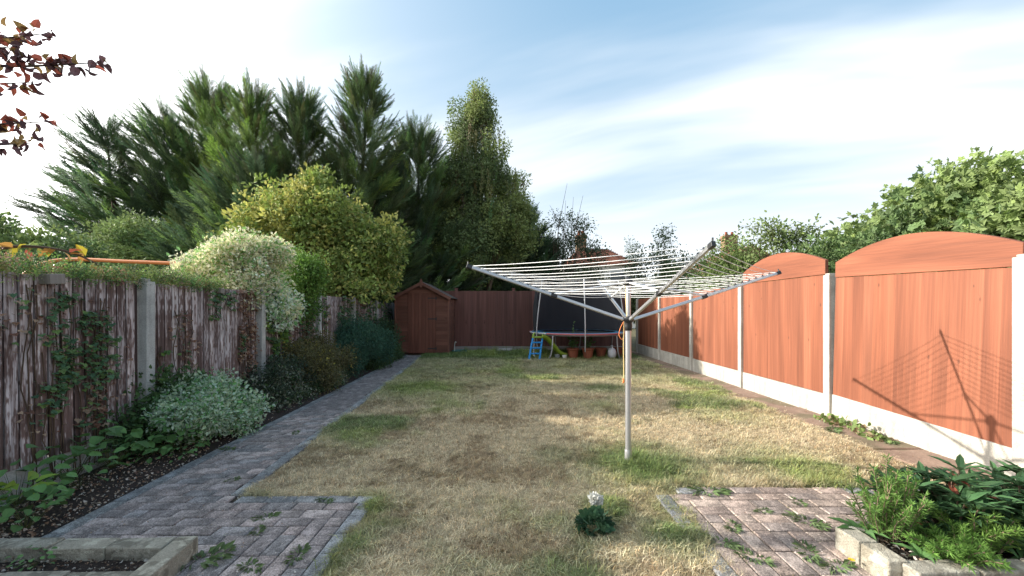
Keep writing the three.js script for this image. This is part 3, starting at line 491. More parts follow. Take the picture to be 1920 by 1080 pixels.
{
  const r = rng(91), b = thing('raised_bed', 'low empty raised bed edged with weathered concrete blocks', 'raised bed', [0, 0, 0]);
  blockRow(b, -1.75, 2.14, -3.2, 2.14, 0.11, 0.098, 0.29, r); blockRow(b, -1.69, 2.19, -1.655, 1.80, 0.115, 0.10, 0.40, r); blockRow(b, -1.71, 1.865, -3.2, 1.85, 0.105, 0.098, 0.29, r); blockRow(b, -1.60, 1.79, -1.57, 1.30, 0.11, 0.10, 0.29, r);
  part(b, 'soil', sheet(-3.2, -1.73, 1.86, 2.12, 0.03, 40, 10, (x, d) => 0.035 * fbm(x * 12, d * 12, 4)), M.soil);
}
const planter = (() => {
  const r = rng(97), b = thing('planted_bed', 'raised bed of rough concrete blocks holding leafy shrubs', 'raised bed', [0, 0, 0]);
  blockRow(b, 1.79, 2.26, 1.79, 1.93, 0.135, 0.10, 0.20, r); blockRow(b, 1.80, 1.905, 3.3, 1.98, 0.125, 0.10, 0.30, r); blockRow(b, 1.85, 2.28, 3.3, 2.40, 0.12, 0.10, 0.30, r);
  part(b, 'soil', sheet(1.83, 3.3, 1.95, 2.30, 0.06, 40, 12, (x, d) => 0.05 * fbm(x * 9, d * 9, 4)), M.soil); return b;
})();

// ------------------------------------------------------------------ foliage tools
class Leaves {
  constructor() { this.p = []; this.c = []; }
  tri(a, b, c, col) { this.p.push(a.x, a.y, a.z, b.x, b.y, b.z, c.x, c.y, c.z); for (let i = 0; i < 3; i++) this.c.push(...col); }
  add(shape, m, col) { const v = V(); for (const q of shape) { v.set(q[0], q[1], q[2]).applyMatrix4(m); this.p.push(v.x, v.y, v.z); this.c.push(...col); } }
  geo() { const g = new THREE.BufferGeometry(); g.setAttribute('position', new THREE.Float32BufferAttribute(this.p, 3)); g.setAttribute('color', new THREE.Float32BufferAttribute(this.c, 3)); g.computeVertexNormals(); return g; }
}
function leafShape(L, W, fold = 0.22, droop = 0.12) {            // folded oval leaf along +z
  const b = [0, 0, 0], l = [-W / 2, fold * W, 0.38 * L], r = [W / 2, fold * W, 0.38 * L], l2 = [-W * 0.36, fold * W * 0.7 - droop * L * 0.3, 0.70 * L], r2 = [W * 0.36, fold * W * 0.7 - droop * L * 0.3, 0.70 * L], m = [0, 0, 0.42 * L], t = [0, -droop * L, L];
  return [b, r, m, b, m, l, m, r, r2, m, l2, l, m, r2, t, m, t, l2].map(q => q);
}
function lobedLeaf(L, W, lobes) {                                // palmate leaf: a fan of lobes about the stalk
  const out = [], c = [0, 0, 0.25 * L];
  lobes.forEach(([ang, len, wid], i) => { const s = Math.sin(ang), k = Math.cos(ang), tip = [s * len * L, -0.10 * len * L, 0.25 * L + k * len * L], mx = s * len * L * 0.55, mz = 0.25 * L + k * len * L * 0.55, a = [mx + k * wid * W, 0.05 * L, mz - s * wid * W], b = [mx - k * wid * W, 0.05 * L, mz + s * wid * W]; out.push(c, a, tip, c, tip, b); });
  out.push([0, 0, 0], [-0.06 * L, 0.01, 0.25 * L], c, [0, 0, 0], c, [0.06 * L, 0.01, 0.25 * L]);
  return out;
}
const FIG = lobedLeaf(1, 1, [[0, 0.75, 0.20], [0.85, 0.62, 0.17], [-0.85, 0.62, 0.17], [1.75, 0.42, 0.16], [-1.75, 0.42, 0.16]]);
const IVY = lobedLeaf(1, 1, [[0, 0.72, 0.30], [1.15, 0.55, 0.26], [-1.15, 0.55, 0.26]]);
const M4 = new THREE.Matrix4(), Q = new THREE.Quaternion(), UPZ = V(0, 0, 1);
function pose(pos, dir, roll, s, up = null) {                    // +z turned to dir, then rolled about it
  const z = dir.clone().normalize(), u = up ?? (Math.abs(z.y) > 0.95 ? V(1, 0, 0) : V(0, 1, 0)), x = u.clone().cross(z).normalize(), y = z.clone().cross(x);
  const m = new THREE.Matrix4().makeBasis(x, y, z), q = new THREE.Quaternion().setFromRotationMatrix(m).multiply(new THREE.Quaternion().setFromAxisAngle(UPZ, roll));
  return new THREE.Matrix4().compose(pos, q, typeof s === 'number' ? V(s, s, s) : s);
}
const unit = r => { const y = 2 * r() - 1, a = r() * Math.PI * 2, c = Math.sqrt(1 - y * y); return V(Math.cos(a) * c, y, Math.sin(a) * c); };
function clump(n, R, shape, size, seed, o = {}) {                // a twig end: leaves spread round a point, pointing outwards
  const r = rng(seed), L = new Leaves(), vary = o.vary ?? 0.35;
  for (let i = 0; i < n; i++) {
    const d = unit(r); d.y = d.y * (o.flat ?? 0.8) + (o.lift ?? 0.15); const p = d.clone().multiplyScalar(R * (0.2 + 0.8 * Math.cbrt(r())));
    const dir = d.clone().add(unit(r).multiplyScalar(0.8)); dir.y -= o.hang ?? 0.2;
    const k = 1 - vary / 2 + vary * r(), col = o.two && r() < o.two[1] ? o.two[0].map(c => c * k) : [k, k * (0.97 + 0.06 * r()), k * (0.85 + 0.3 * r())];
    L.add(shape, pose(p, dir, (r() - 0.5) * 1.6, size * (0.65 + 0.6 * r())), col);
  }
  if (o.twigs) for (let i = 0; i < o.twigs; i++) { const d = unit(r); d.y = Math.abs(d.y) * 0.6; const e = d.multiplyScalar(R * 0.9), w = o.twigW ?? 0.006; L.tri(V(-w, 0, 0), V(w, 0, 0), e, [0.35, 0.25, 0.2]); L.tri(V(0, 0, -w), V(0, 0, w), e, [0.35, 0.25, 0.2]); }
  return L.geo();
}
function plume(seed, o = {}) {                                   // a flat feathery spray of cypress, about 1 m long along +z
  const r = rng(seed), L = new Leaves(), n = o.n ?? 13, col = () => { const k = 0.65 + 0.65 * r(); return [k, k, k * (0.9 + 0.2 * r())]; };
  const axis = t => V(0.05 * Math.sin(t * 5 + seed), 0.14 * t * t, t), brown = [1.4, 0.9, 0.7];
  for (let i = 0; i < n; i++) {
    const t = 0.06 + 0.92 * i / n, a = axis(t), len = (0.34 * (1 - Math.pow(t, 1.6)) + 0.07) * (0.75 + 0.5 * r());
    for (const s of [-1, 1]) {
      const ang = 0.62 + 0.25 * r(), up = (r() - 0.42) * 0.7, d = V(s * Math.sin(ang), up, Math.cos(ang)).normalize(), side = V(0, 1, 0).cross(d).normalize();
      const m = 4;
      for (let j = 0; j < m; j++) {                                // scale-leaved twiglets along the branchlet
        const f = (j + 0.3 + 0.5 * r()) / m, p = a.clone().addScaledVector(d, len * f); p.y -= 0.10 * len * f * f;
        for (const q of [-1, 1]) { const e = p.clone().addScaledVector(d, len * 0.30).addScaledVector(side, q * len * 0.24 * (1.1 - f)).add(V(0, (r() - 0.5) * 0.06, 0)), w = 0.024; const off = side.clone().multiplyScalar(w * q); L.tri(p.clone().sub(off), p.clone().add(V(0, w * 0.8, 0)), e, col()); }
      }
      const e = a.clone().addScaledVector(d, len); e.y -= 0.10 * len; L.tri(a.clone().add(V(0, 0.007, 0)), a.clone().sub(V(0, 0.007, 0)), e, col()); L.tri(a.clone().addScaledVector(side, 0.010), a.clone().addScaledVector(side, -0.010), e, col());
    }
  }
  const tip = axis(1.08); L.tri(axis(0.75).add(V(0.012, 0, 0)), axis(0.75).add(V(-0.012, 0, 0)), tip, col());
  L.tri(V(0.012, 0, 0), V(-0.012, 0, 0), axis(0.8), brown); L.tri(V(0, 0.012, 0), V(0, -0.012, 0), axis(0.8), brown);
  return L.geo();
}
function scatter(parent, name, protos, material, spots) {         // spots: {m: Matrix4, c: [r, g, b]}; one part per prototype
  protos.forEach((g, k) => {
    const mine = spots.filter((_, i) => i % protos.length === k); if (!mine.length) return;
    const im = new THREE.InstancedMesh(g, material, mine.length); im.name = name; im.castShadow = im.receiveShadow = true; im.userData.kind = 'stuff';
    const c = new THREE.Color(); mine.forEach((s, i) => { im.setMatrixAt(i, s.m); im.setColorAt(i, c.setRGB(...s.c)); }); parent.add(im);
  });
}
const LEAF = leafMat(0.42), NEEDLE = leafMat(0.36, 0.85), GLOSS = leafMat(0.25, 0.6);

// ------------------------------------------------------------------ conifers behind the fences
const PLUMES = [1, 2, 3, 4].map(s => plume(s));
function conifer(label, x, d, h, rad, o = {}) {
  const r = rng(o.seed ?? 1), t = thing('cypress_tree', label, 'tree', [x, 0, -d], 0, 'tall cypresses beyond the fences');
  const lean = o.lean ?? 0, trunkAt = y => V(lean * Math.pow(y / h, 1.7) + 0.10 * Math.sin(y * 0.9 + x), y, 0.08 * Math.sin(y * 0.7 + d));
  part(t, 'trunk', tube(Array.from({ length: 12 }, (_, i) => trunkAt(h * 0.97 * i / 11)), Array.from({ length: 12 }, (_, i) => mix(0.17, 0.012, i / 11)), 9), M.barkDark);
  const limbs = [], spots = [], ends = [];
  const base = (o.color ?? [0.040, 0.066, 0.036]).map((v, i) => v * [3.7, 3.3, 2.5][i]);
  const n = Math.round((o.n ?? 150) * 1.1), windX = o.wind ?? -0.10;
  for (let i = 0; i < n; i++) {
    const fr = 0.06 + 0.92 * Math.pow((i + r()) / n, 0.92), p0 = trunkAt(h * fr), az = i * 2.39996 + r() * 0.7;
    const reach = rad * ((fr < 0.7 ? mix(1.12, 0.44, fr / 0.7) : 0.44 * Math.pow((1 - fr) / 0.3, 0.75)) * (0.60 + 0.72 * r()) + 0.03), el = 0.16 + 0.72 * fr + (r() - 0.5) * 0.3;
    const out = V(Math.cos(az) + windX, 0, Math.sin(az)).normalize(), e = s => p0.clone().addScaledVector(out, reach * s * Math.cos(el * 0.7)).add(V(windX * reach * s * s, reach * (Math.tan(Math.min(el, 1.1)) * 0.55 * s + 0.22 * s * s) * (fr > 0.8 ? 0.9 : 0.75), 0));
    ends.push({ p: e(0.92), t: e(1).sub(e(0.9)).normalize() });
    if (i % 2 === 0) limbs.push(tube([e(0), e(0.4), e(0.85)], [0.035 * (1 - fr) + 0.008, 0.02 * (1 - fr) + 0.005, 0.004], 5, false));
    const m = Math.ceil(2 + reach * 0.72 * (o.dense ?? 5)), tone = 0.45 + 1.1 * r();
    for (let j = 0; j < m; j++) {
      const s = 0.22 + 0.80 * (j + r()) / m, q = e(s), tan = e(s + 0.05).sub(e(s - 0.05)).normalize();
      const dir = tan.add(unit(r).multiplyScalar(0.42)).add(V(windX * 0.5, 0.12 + 0.3 * fr, 0));
      const k = tone * (0.75 + 0.5 * r()), lightTip = r() < 0.22 ? 1.5 : 0.95;
      const sz = (0.44 + 0.50 * r()) * (o.size ?? 1) * (fr > 0.7 ? 0.78 : 1);
      spots.push({ m: pose(q, dir, (r() - 0.5) * 1.5, V(sz * 0.80, sz * 0.9, sz * 1.25)), c: [base[0] * k * lightTip * (0.9 + 0.25 * r()), base[1] * k * lightTip, base[2] * k * (0.85 + 0.3 * r())] });
    }
  }
  for (const l of ends) for (let j = 0; j < 2; j++) spots.push({ m: pose(l.p, l.t.clone().add(unit(r).multiplyScalar(0.25)).add(V(windX * 0.4, 0.15, 0)), (r() - 0.5) * 1.2, V(0.34, 0.5, 0.85 + 0.4 * r()).multiplyScalar((o.size ?? 1) * 0.85)), c: base.map(v => v * (0.7 + 0.6 * r())) });
  for (let i = 0; i < 9; i++) { const y = h * (0.86 + 0.015 * i), sz = 0.75 - 0.035 * i; spots.push({ m: pose(trunkAt(y), V(Math.cos(i * 2.4) * 0.45, 1, Math.sin(i * 2.4) * 0.45), r() * 3, sz), c: base }); }
  part(t, 'limbs', limbs, M.barkDark, true);
  scatter(t, 'crown', PLUMES, NEEDLE, spots);
  return t;
}
conifer('windswept cypress at the far left with shoots raked leftwards', -13.2, 14.0, 7.4, 1.9, { seed: 2, wind: -0.38, lean: -0.3, n: 80, color: [0.038, 0.064, 0.046], dense: 5 });
conifer('second cypress from the left, raked tops above the old fence', -12.2, 15.0, 8.0, 2.7, { seed: 5, wind: -0.35, lean: -0.2, n: 120, color: [0.040, 0.068, 0.042] });
conifer('tall cypress with two dense plumes left of the yellow tree', -11.7, 16.2, 9.7, 2.6, { seed: 9, wind: -0.12, n: 165, color: [0.044, 0.074, 0.036] });
conifer('tall bright topped cypress above the yellow tree, left side', -8.2, 13.3, 8.0, 2.0, { seed: 13, size: 0.85, wind: -0.05, n: 160, color: [0.046, 0.078, 0.034] });
conifer('narrow topped cypress directly above the yellow tree', -6.8, 13.6, 8.0, 2.05, { seed: 17, size: 0.85, n: 165, wind: 0.0 });
conifer('tallest cypress with a feathery top beside the birch', -5.15, 14.0, 8.85, 2.1, { seed: 21, size: 0.85, n: 185, wind: -0.03, lean: 0.2 });
conifer('short spired cypress in front of the drooping birch', -3.7, 16.2, 7.9, 2.4, { seed: 25, n: 150, wind: 0.02, color: [0.036, 0.062, 0.036] });
conifer('broad dark cypress behind the shed roof', -2.6, 18.4, 6.6, 2.9, { seed: 29, n: 190, wind: 0.05, color: [0.030, 0.054, 0.034], dense: 7 });
conifer('dark cypress beside the bare branched tree', 0.3, 18.6, 5.4, 2.3, { seed: 33, n: 160, wind: 0.05, color: [0.030, 0.054, 0.034], dense: 7 });
conifer('dark cypress between shed and old fence corner', -4.6, 15.4, 6.3, 2.3, { size: 0.9, seed: 37, n: 170, color: [0.030, 0.052, 0.032], dense: 7 });
conifer('low dark cypress filling the gap behind the old fence', -7.5, 12.4, 5.3, 2.4, { size: 0.85, seed: 41, n: 170, color: [0.032, 0.056, 0.036], wind: -0.15, dense: 7 });

// ------------------------------------------------------------------ broadleaved trees and shrubs
function limbTree(t, name, mat, trunkR, ends, base = V(0, 0, 0), seed = 1, seg = 7) {
  const r = rng(seed), list = [];
  for (const e of ends) { const mid1 = base.clone().lerp(e, 0.35).add(V((r() - 0.5) * 0.25, 0.25 * e.y * 0.3, (r() - 0.5) * 0.25)), mid2 = base.clone().lerp(e, 0.7).add(V((r() - 0.5) * 0.3, 0.08 * e.y, (r() - 0.5) * 0.3)); const c = curve([base.clone(), mid1, mid2, e], 10); list.push(tube(c, c.map((_, i) => mix(trunkR, trunkR * 0.12, Math.pow(i / 10, 0.7))), seg, false)); }
  return part(t, name, list, mat);
}
function broadleaf(name, label, x, d, lobes, o) {
  const r = rng(o.seed), t = thing(name, label, o.category ?? 'tree', [x, 0, -d], 0, o.group);
  const whole = lobes; if (o.sub ?? 8) lobes = lobes.flatMap(l => { const k = o.sub ?? 8, out = [[l[0], l[1], l[2], l[3] * 0.66, l[4] * 0.66, l[5] * 0.66]]; for (let i = 0; i < k; i++) { const u = unit(r), f = 0.30 + 0.20 * r(); if (u.y < -0.4) u.y *= -0.6; out.push([l[0] + u.x * l[3] * 0.82, l[1] + u.y * l[4] * 0.82, l[2] + u.z * l[5] * 0.82, l[3] * f, l[4] * f * 0.85, l[5] * f]); } return out; });
  const tot = lobes.reduce((a, l) => a + l[3] * l[4] + l[3] * l[5] + l[4] * l[5], 0), spots = [], ends = [];
  for (const l of lobes) {
    const [cx, cy, cz, rx, ry, rz] = l, n = Math.round(o.n * (rx * ry + rx * rz + ry * rz) / tot);
    for (let i = 0; i < n; i++) {
      const u = unit(r); if (o.noUnder && u.y < -0.5 && r() < 0.6) u.y *= -1;
      const lump = 0.62 + 0.72 * fbm(u.x * 3.1 + cx * 3 + 9, u.y * 3.1 + u.z * 2.7 + cy * 2 + 4, 3), rr = (0.50 + 0.52 * Math.pow(r(), 0.5)) * lump * (r() < 0.06 ? 1.12 : 1);
      const p = V(cx + u.x * rx * rr, cy + u.y * ry * rr, cz + u.z * rz * rr); if (p.y < (o.minY ?? 0.1)) continue;
      if (o.keep && !o.keep(p, r)) continue;
      const patch = fbm(p.x * 1.1 + 7, p.y * 1.1 + p.z * 0.9 + 3, 3), c = o.color(patch, r, p), k = 0.78 + 0.44 * r();
      const dir = u.clone().add(unit(r).multiplyScalar(0.6)); dir.y += o.liftDir ?? 0.2;
      spots.push({ m: pose(p, dir, r() * 6.28, (o.size ?? 1) * (0.75 + 0.5 * r())), c: c.map(v => v * k) });
    }
  }
  for (const l of whole) ends.push(V(l[0], l[1] + l[4] * 0.3, l[2]));
  if (o.trunk) limbTree(t, 'trunk', o.bark ?? M.bark, o.trunk, ends, V(0, 0, 0), o.seed);
  scatter(t, 'crown', o.protos, o.mat ?? LEAF, spots); return t;
}
const OVAL = leafShape(1, 0.55), NARROW = leafShape(1, 0.30, 0.2, 0.2), ROUND = (() => { const o = [], n = 12, c0 = [0, -0.03, 0.5], q = k => { const f = k / n * Math.PI * 2, s = Math.sin(f), t = -Math.cos(f), e = k % 2 ? 0.94 : 1.04; return [s * 0.42 * e * (1 - 0.18 * t), 0.10 * Math.abs(s) - 0.10 * (t > 0 ? t * t : 0), 0.5 + t * 0.5 * e]; }; for (let k = 0; k < n; k++) o.push(c0, q(k + 1), q(k)); return o; })(), CURLED = ROUND.map(([x, y, z]) => [x * (1 - 0.25 * z), y + 0.9 * x * x - 0.35 * z * z, z]);
const CL_MED = [1, 2, 3].map(s => clump(34, 0.26, OVAL, 0.085, 50 + s, { twigs: 5 }));
const CL_BIG = [1, 2, 3].map(s => clump(24, 0.27, OVAL, 0.115, 150 + s, { twigs: 4, hang: 0.35, vary: 0.5 }));
const CL_SMALL = [1, 2, 3].map(s => clump(46, 0.15, OVAL, 0.036, 60 + s, { twigs: 6, twigW: 0.003 }));
const CL_VARI = [1, 2, 3].map(s => clump(34, 0.125, OVAL, 0.047, 70 + s, { two: [[0.33, 0.60, 0.28], 0.30], twigs: 4, twigW: 0.003, vary: 0.25 }));
const CL_SPARSE = [1, 2, 3].map(s => clump(16, 0.30, OVAL, 0.095, 80 + s, { twigs: 7, twigW: 0.006 }));
const CL_FIG = [1, 2, 3].map(s => clump(12, 0.26, FIG, 0.155, 90 + s, { flat: 0.6, lift: 0.25, hang: 0.45, twigs: 2 }));
const CL_FINE = [1, 2, 3].map(s => clump(60, 0.13, NARROW, 0.040, 95 + s, { lift: 0.35, hang: -0.3, twigs: 5, twigW: 0.002 }));
const CL_WEEP = [1, 2].map(s => { const r = rng(130 + s), L = new Leaves(); for (let i = 0; i < 46; i++) { const t = i / 46, p = V((r() - 0.5) * 0.12, -t * 0.9, (r() - 0.5) * 0.12), k = 0.75 + 0.5 * r(); L.add(OVAL, pose(p, V(r() - 0.5, -0.8, r() - 0.5), r() * 6, 0.075 * (0.7 + 0.6 * r())), [k, k, k * 0.9]); } L.tri(V(-0.006, 0, 0), V(0.006, 0, 0), V(0, -0.9, 0), [0.4, 0.3, 0.25]); return L.geo(); });

// the tall birch behind
broadleaf('birch_tree', 'tall drooping birch with thin hanging twigs at its top', -1.35, 16.8, [[0, 3.6, 0, 2.1, 2.0, 1.9], [0.1, 5.6, 0, 1.75, 1.8, 1.6], [-0.1, 7.2, 0, 1.45, 1.6, 1.3], [-0.25, 8.5, 0, 1.05, 1.2, 1.0], [-0.05, 9.4, 0, 0.62, 0.8, 0.6], [1.3, 4.0, 0.2, 1.3, 1.9, 1.2], [1.1, 5.8, 0, 0.75, 1.3, 0.8], [-1.2, 4.6, 0, 1.0, 1.6, 0.9]], { seed: 301, n: 2500, protos: CL_MED, size: 1.0, trunk: 0.14, bark: M.barkPale, color: (p, r) => p > 0.48 ? [0.27, 0.33, 0.11] : [0.15, 0.21, 0.08] });
{
  const t = scene.getObjectByName('birch_tree'), r = rng(302), spots = [];
  for (let i = 0; i < 260; i++) { const a = r() * 6.283, y = 4.6 + 5.6 * Math.pow(r(), 0.8), rad = Math.max(0.12, 2.3 * Math.pow(1 - (y - 2.7) / 8.0, 0.8)) * (0.75 + 0.35 * r()); spots.push({ m: pose(V(Math.cos(a) * rad + (y < 7 ? 0.35 : 0), y, Math.sin(a) * rad), V(0.1 * (r() - 0.5), 0.0, 1), (r() - 0.5) * 0.3, 0.8 + 0.6 * r(), V(0, 1, 0)), c: [0.16, 0.19, 0.085].map(c => c * (0.7 + 0.6 * r())) }); }
  scatter(t, 'hanging_twigs', CL_WEEP, LEAF, spots);
}
// the yellow-green tree leaning over the old fence
broadleaf('golden_tree', 'rounded yellow green leafy tree leaning over the old fence', -4.85, 10.1, [[-0.1, 2.9, 0, 1.35, 1.25, 1.2], [-0.9, 2.6, 0.1, 0.95, 1.1, 0.95], [0.9, 2.7, 0, 1.15, 1.2, 1.1], [0.35, 3.5, 0, 1.0, 0.95, 0.9], [-0.55, 3.75, 0, 0.7, 0.75, 0.7], [1.75, 2.95, 0, 0.55, 0.5, 0.55], [-1.75, 2.55, 0.1, 0.55, 0.7, 0.6], [0.15, 4.15, 0, 0.5, 0.45, 0.5], [1.5, 2.2, 0.1, 0.75, 0.9, 0.8], [0.5, 1.9, 0.6, 1.1, 0.8, 0.7], [-1.2, 2.0, 0.5, 0.8, 0.8, 0.7], [-0.1, 2.9, -1.4, 1.3, 1.5, 1.0], [0.4, 2.6, -2.2, 1.0, 1.4, 0.9]], { seed: 311, n: 2300, protos: CL_BIG, size: 0.85, sub: 9, trunk: 0.10, color: (p, r, q) => r() < 0.22 + 1.6 * (p - 0.48) ? [0.54, 0.53, 0.16] : [0.235, 0.315, 0.08], keep: p => p.y > 0.9 });  // rearmost lobes, unseen behind the crown, placed to shade the far painted panels
// white variegated shrub on top of the old fence
broadleaf('variegated_bush', 'cream and white leaved bush spilling over the old fence', -3.85, 6.0, [[-0.05, 1.75, 0, 0.65, 0.55, 0.6], [0.25, 1.55, 0.0, 0.45, 0.50, 0.50], [-0.15, 2.05, 0.05, 0.42, 0.36, 0.40], [0.20, 2.02, -0.25, 0.36, 0.40, 0.34], [-0.55, 1.55, 0.25, 0.45, 0.35, 0.50], [0.42, 1.25, -0.15, 0.25, 0.35, 0.3]], { seed: 321, n: 900, category: 'shrub', protos: CL_VARI, size: 1.05, trunk: 0.03, color: p => p > 0.60 ? [0.74, 0.71, 0.50] : [0.80, 0.86, 0.73] });
broadleaf('green_creeper', 'bright green leafy creeper hanging over the old fence beside the cream bush', -3.62, 7.05, [[0, 1.75, 0, 0.30, 0.45, 0.40], [0.10, 1.35, 0.0, 0.16, 0.35, 0.30], [-0.2, 1.9, -0.2, 0.4, 0.4, 0.4]], { seed: 327, n: 240, category: 'creeper', protos: CL_SMALL, size: 1.3, trunk: 0.02, color: p => p > 0.5 ? [0.15, 0.27, 0.05] : [0.08, 0.19, 0.045] });
// greenery left of the conifers
broadleaf('young_ash_tree', 'pale green leafy tree under the raked cypress', -10.6, 12.2, [[0, 2.6, 0, 1.5, 1.4, 1.2], [-0.7, 3.4, 0, 0.8, 0.8, 0.7], [0.9, 1.9, 0, 1.2, 1.0, 1.0]], { seed: 331, n: 700, protos: CL_MED, trunk: 0.07, color: p => p > 0.5 ? [0.24, 0.32, 0.12] : [0.15, 0.23, 0.085] });
broadleaf('hazel_bush', 'mid green bush at the far left above the old fence', -9.6, 8.4, [[0, 2.0, 0, 1.3, 1.0, 0.9], [-0.9, 2.6, 0, 0.8, 0.8, 0.7], [0.5, 1.7, 0.3, 1.3, 0.9, 0.9], [1.6, 1.5, 0, 1.0, 0.8, 0.8]], { seed: 337, n: 760, category: 'shrub', protos: CL_MED, trunk: 0.06, color: p => p > 0.52 ? [0.22, 0.29, 0.095] : [0.12, 0.185, 0.07] });
broadleaf('elder_bush', 'dark leafy bush in the gap under the windswept cypress', -7.6, 10.6, [[0, 1.5, 0, 1.4, 0.9, 0.9], [-1.2, 1.6, 0, 1.0, 0.8, 0.8], [1.2, 1.3, 0.2, 1.0, 0.9, 0.8]], { seed: 341, n: 560, category: 'shrub', protos: CL_MED, trunk: 0.05, color: p => [0.075, 0.125, 0.05] });
// sparse tree with bare twigs beside the conifers, and small trees towards the houses
broadleaf('twiggy_tree', 'thin half bare tree beside the dark cypresses', 1.9, 18.0, [[0.9, 3.6, 0, 1.3, 1.3, 1.0], [0.6, 4.9, 0, 0.9, 0.7, 0.7], [-0.4, 3.0, 0, 0.8, 1.2, 0.8], [1.5, 2.8, 0, 0.6, 0.7, 0.6]], { seed: 351, n: 250, protos: CL_SPARSE, trunk: 0.06, color: p => [0.07, 0.105, 0.05] });
{
  const t = scene.getObjectByName('twiggy_tree'), r = rng(352), tw = [];
  for (let i = 0; i < 60; i++) { const a = r() * 6.28, y0 = 1.2 + 2.5 * r(), b = V((r() - 0.3) * 1.2, y0, (r() - 0.5)), e = b.clone().add(V(Math.cos(a) * 0.9 - 0.2, 0.9 + 2.0 * r() * (i % 4 ? 0.7 : 1.25), Math.sin(a) * 0.8)); const m = b.clone().lerp(e, 0.5).add(V(0.1 * (r() - 0.5), 0.1, 0)); tw.push(tube([b, m, e], [0.02, 0.012, 0.005], 5, false)); }
  part(t, 'bare_twigs', tw, M.bark, true);
}
broadleaf('apple_tree', 'small open tree with upright shoots beyond the dryer', 5.0, 14.2, [[0, 2.6, 0, 0.9, 0.9, 0.8], [0.15, 3.5, 0, 0.42, 0.75, 0.4], [-0.75, 2.8, 0, 0.45, 0.75, 0.45], [0.8, 2.7, 0, 0.6, 0.6, 0.5]], { seed: 361, n: 190, protos: CL_SPARSE, size: 0.8, trunk: 0.06, color: p => [0.075, 0.115, 0.055] });
broadleaf('bay_bush', 'rusty green bush below the tiled roof', 4.2, 16.5, [[0, 1.7, 0, 1.1, 0.9, 0.8], [0.9, 1.4, 0, 0.9, 0.8, 0.8], [-1.2, 1.9, 0, 0.9, 1.0, 0.8]], { seed: 367, n: 420, category: 'shrub', protos: CL_MED, trunk: 0.05, color: p => p > 0.5 ? [0.11, 0.13, 0.05] : [0.07, 0.10, 0.04] });
broadleaf('far_spruce', 'tiny distant spire shaped tree beside the tiled roof', 8.9, 31, [[0, 3.4, 0, 0.9, 1.8, 0.8], [0, 5.2, 0, 0.5, 1.4, 0.5]], { seed: 371, n: 120, protos: CL_SPARSE, size: 1.0, trunk: 0.06, color: p => [0.08, 0.12, 0.07] });
// hedge and fig beyond the painted fence
broadleaf('mixed_hedge', 'long bushy green hedge beyond the painted fence', 5.2, 10.6, Array.from({ length: 9 }, (_, i) => [0.15 * Math.sin(i * 2.1), 1.75 + 0.15 * Math.sin(i * 1.7), (i - 4) * 1.05, 0.75, 0.85 + 0.1 * Math.sin(i * 3), 0.85]), { seed: 381, n: 1500, category: 'hedge', protos: CL_MED, size: 0.72, trunk: 0.03, color: p => p > 0.54 ? [0.17, 0.24, 0.07] : [0.09, 0.15, 0.045], minY: 0.6 });
broadleaf('sumac_tree', 'feathery young tree rising out of the hedge', 5.35, 8.3, [[0, 2.4, 0, 0.6, 0.5, 0.5], [-0.4, 2.85, 0, 0.35, 0.22, 0.3], [0.35, 2.7, 0, 0.35, 0.3, 0.3]], { seed: 387, n: 130, protos: CL_SPARSE, size: 0.75, trunk: 0.03, color: p => [0.17, 0.23, 0.075] });
broadleaf('fig_tree', 'broad fig tree with large lobed leaves above the arched panels', 6.9, 6.3, [[0, 2.1, 0, 1.5, 1.15, 1.5], [0.5, 2.05, 1.2, 1.6, 1.15, 1.3], [-0.5, 1.75, -0.6, 1.1, 1.0, 1.3], [-0.6, 1.55, 0.9, 1.1, 1.1, 1.2], [-0.4, 1.6, -1.9, 0.9, 0.9, 1.1], [0.9, 1.6, 2.4, 1.3, 1.1, 1.1]], { seed: 391, n: 2300, protos: CL_FIG, size: 0.80, trunk: 0.08, color: p => p > 0.56 ? [0.20, 0.27, 0.085] : [0.125, 0.195, 0.065], minY: 0.9 });

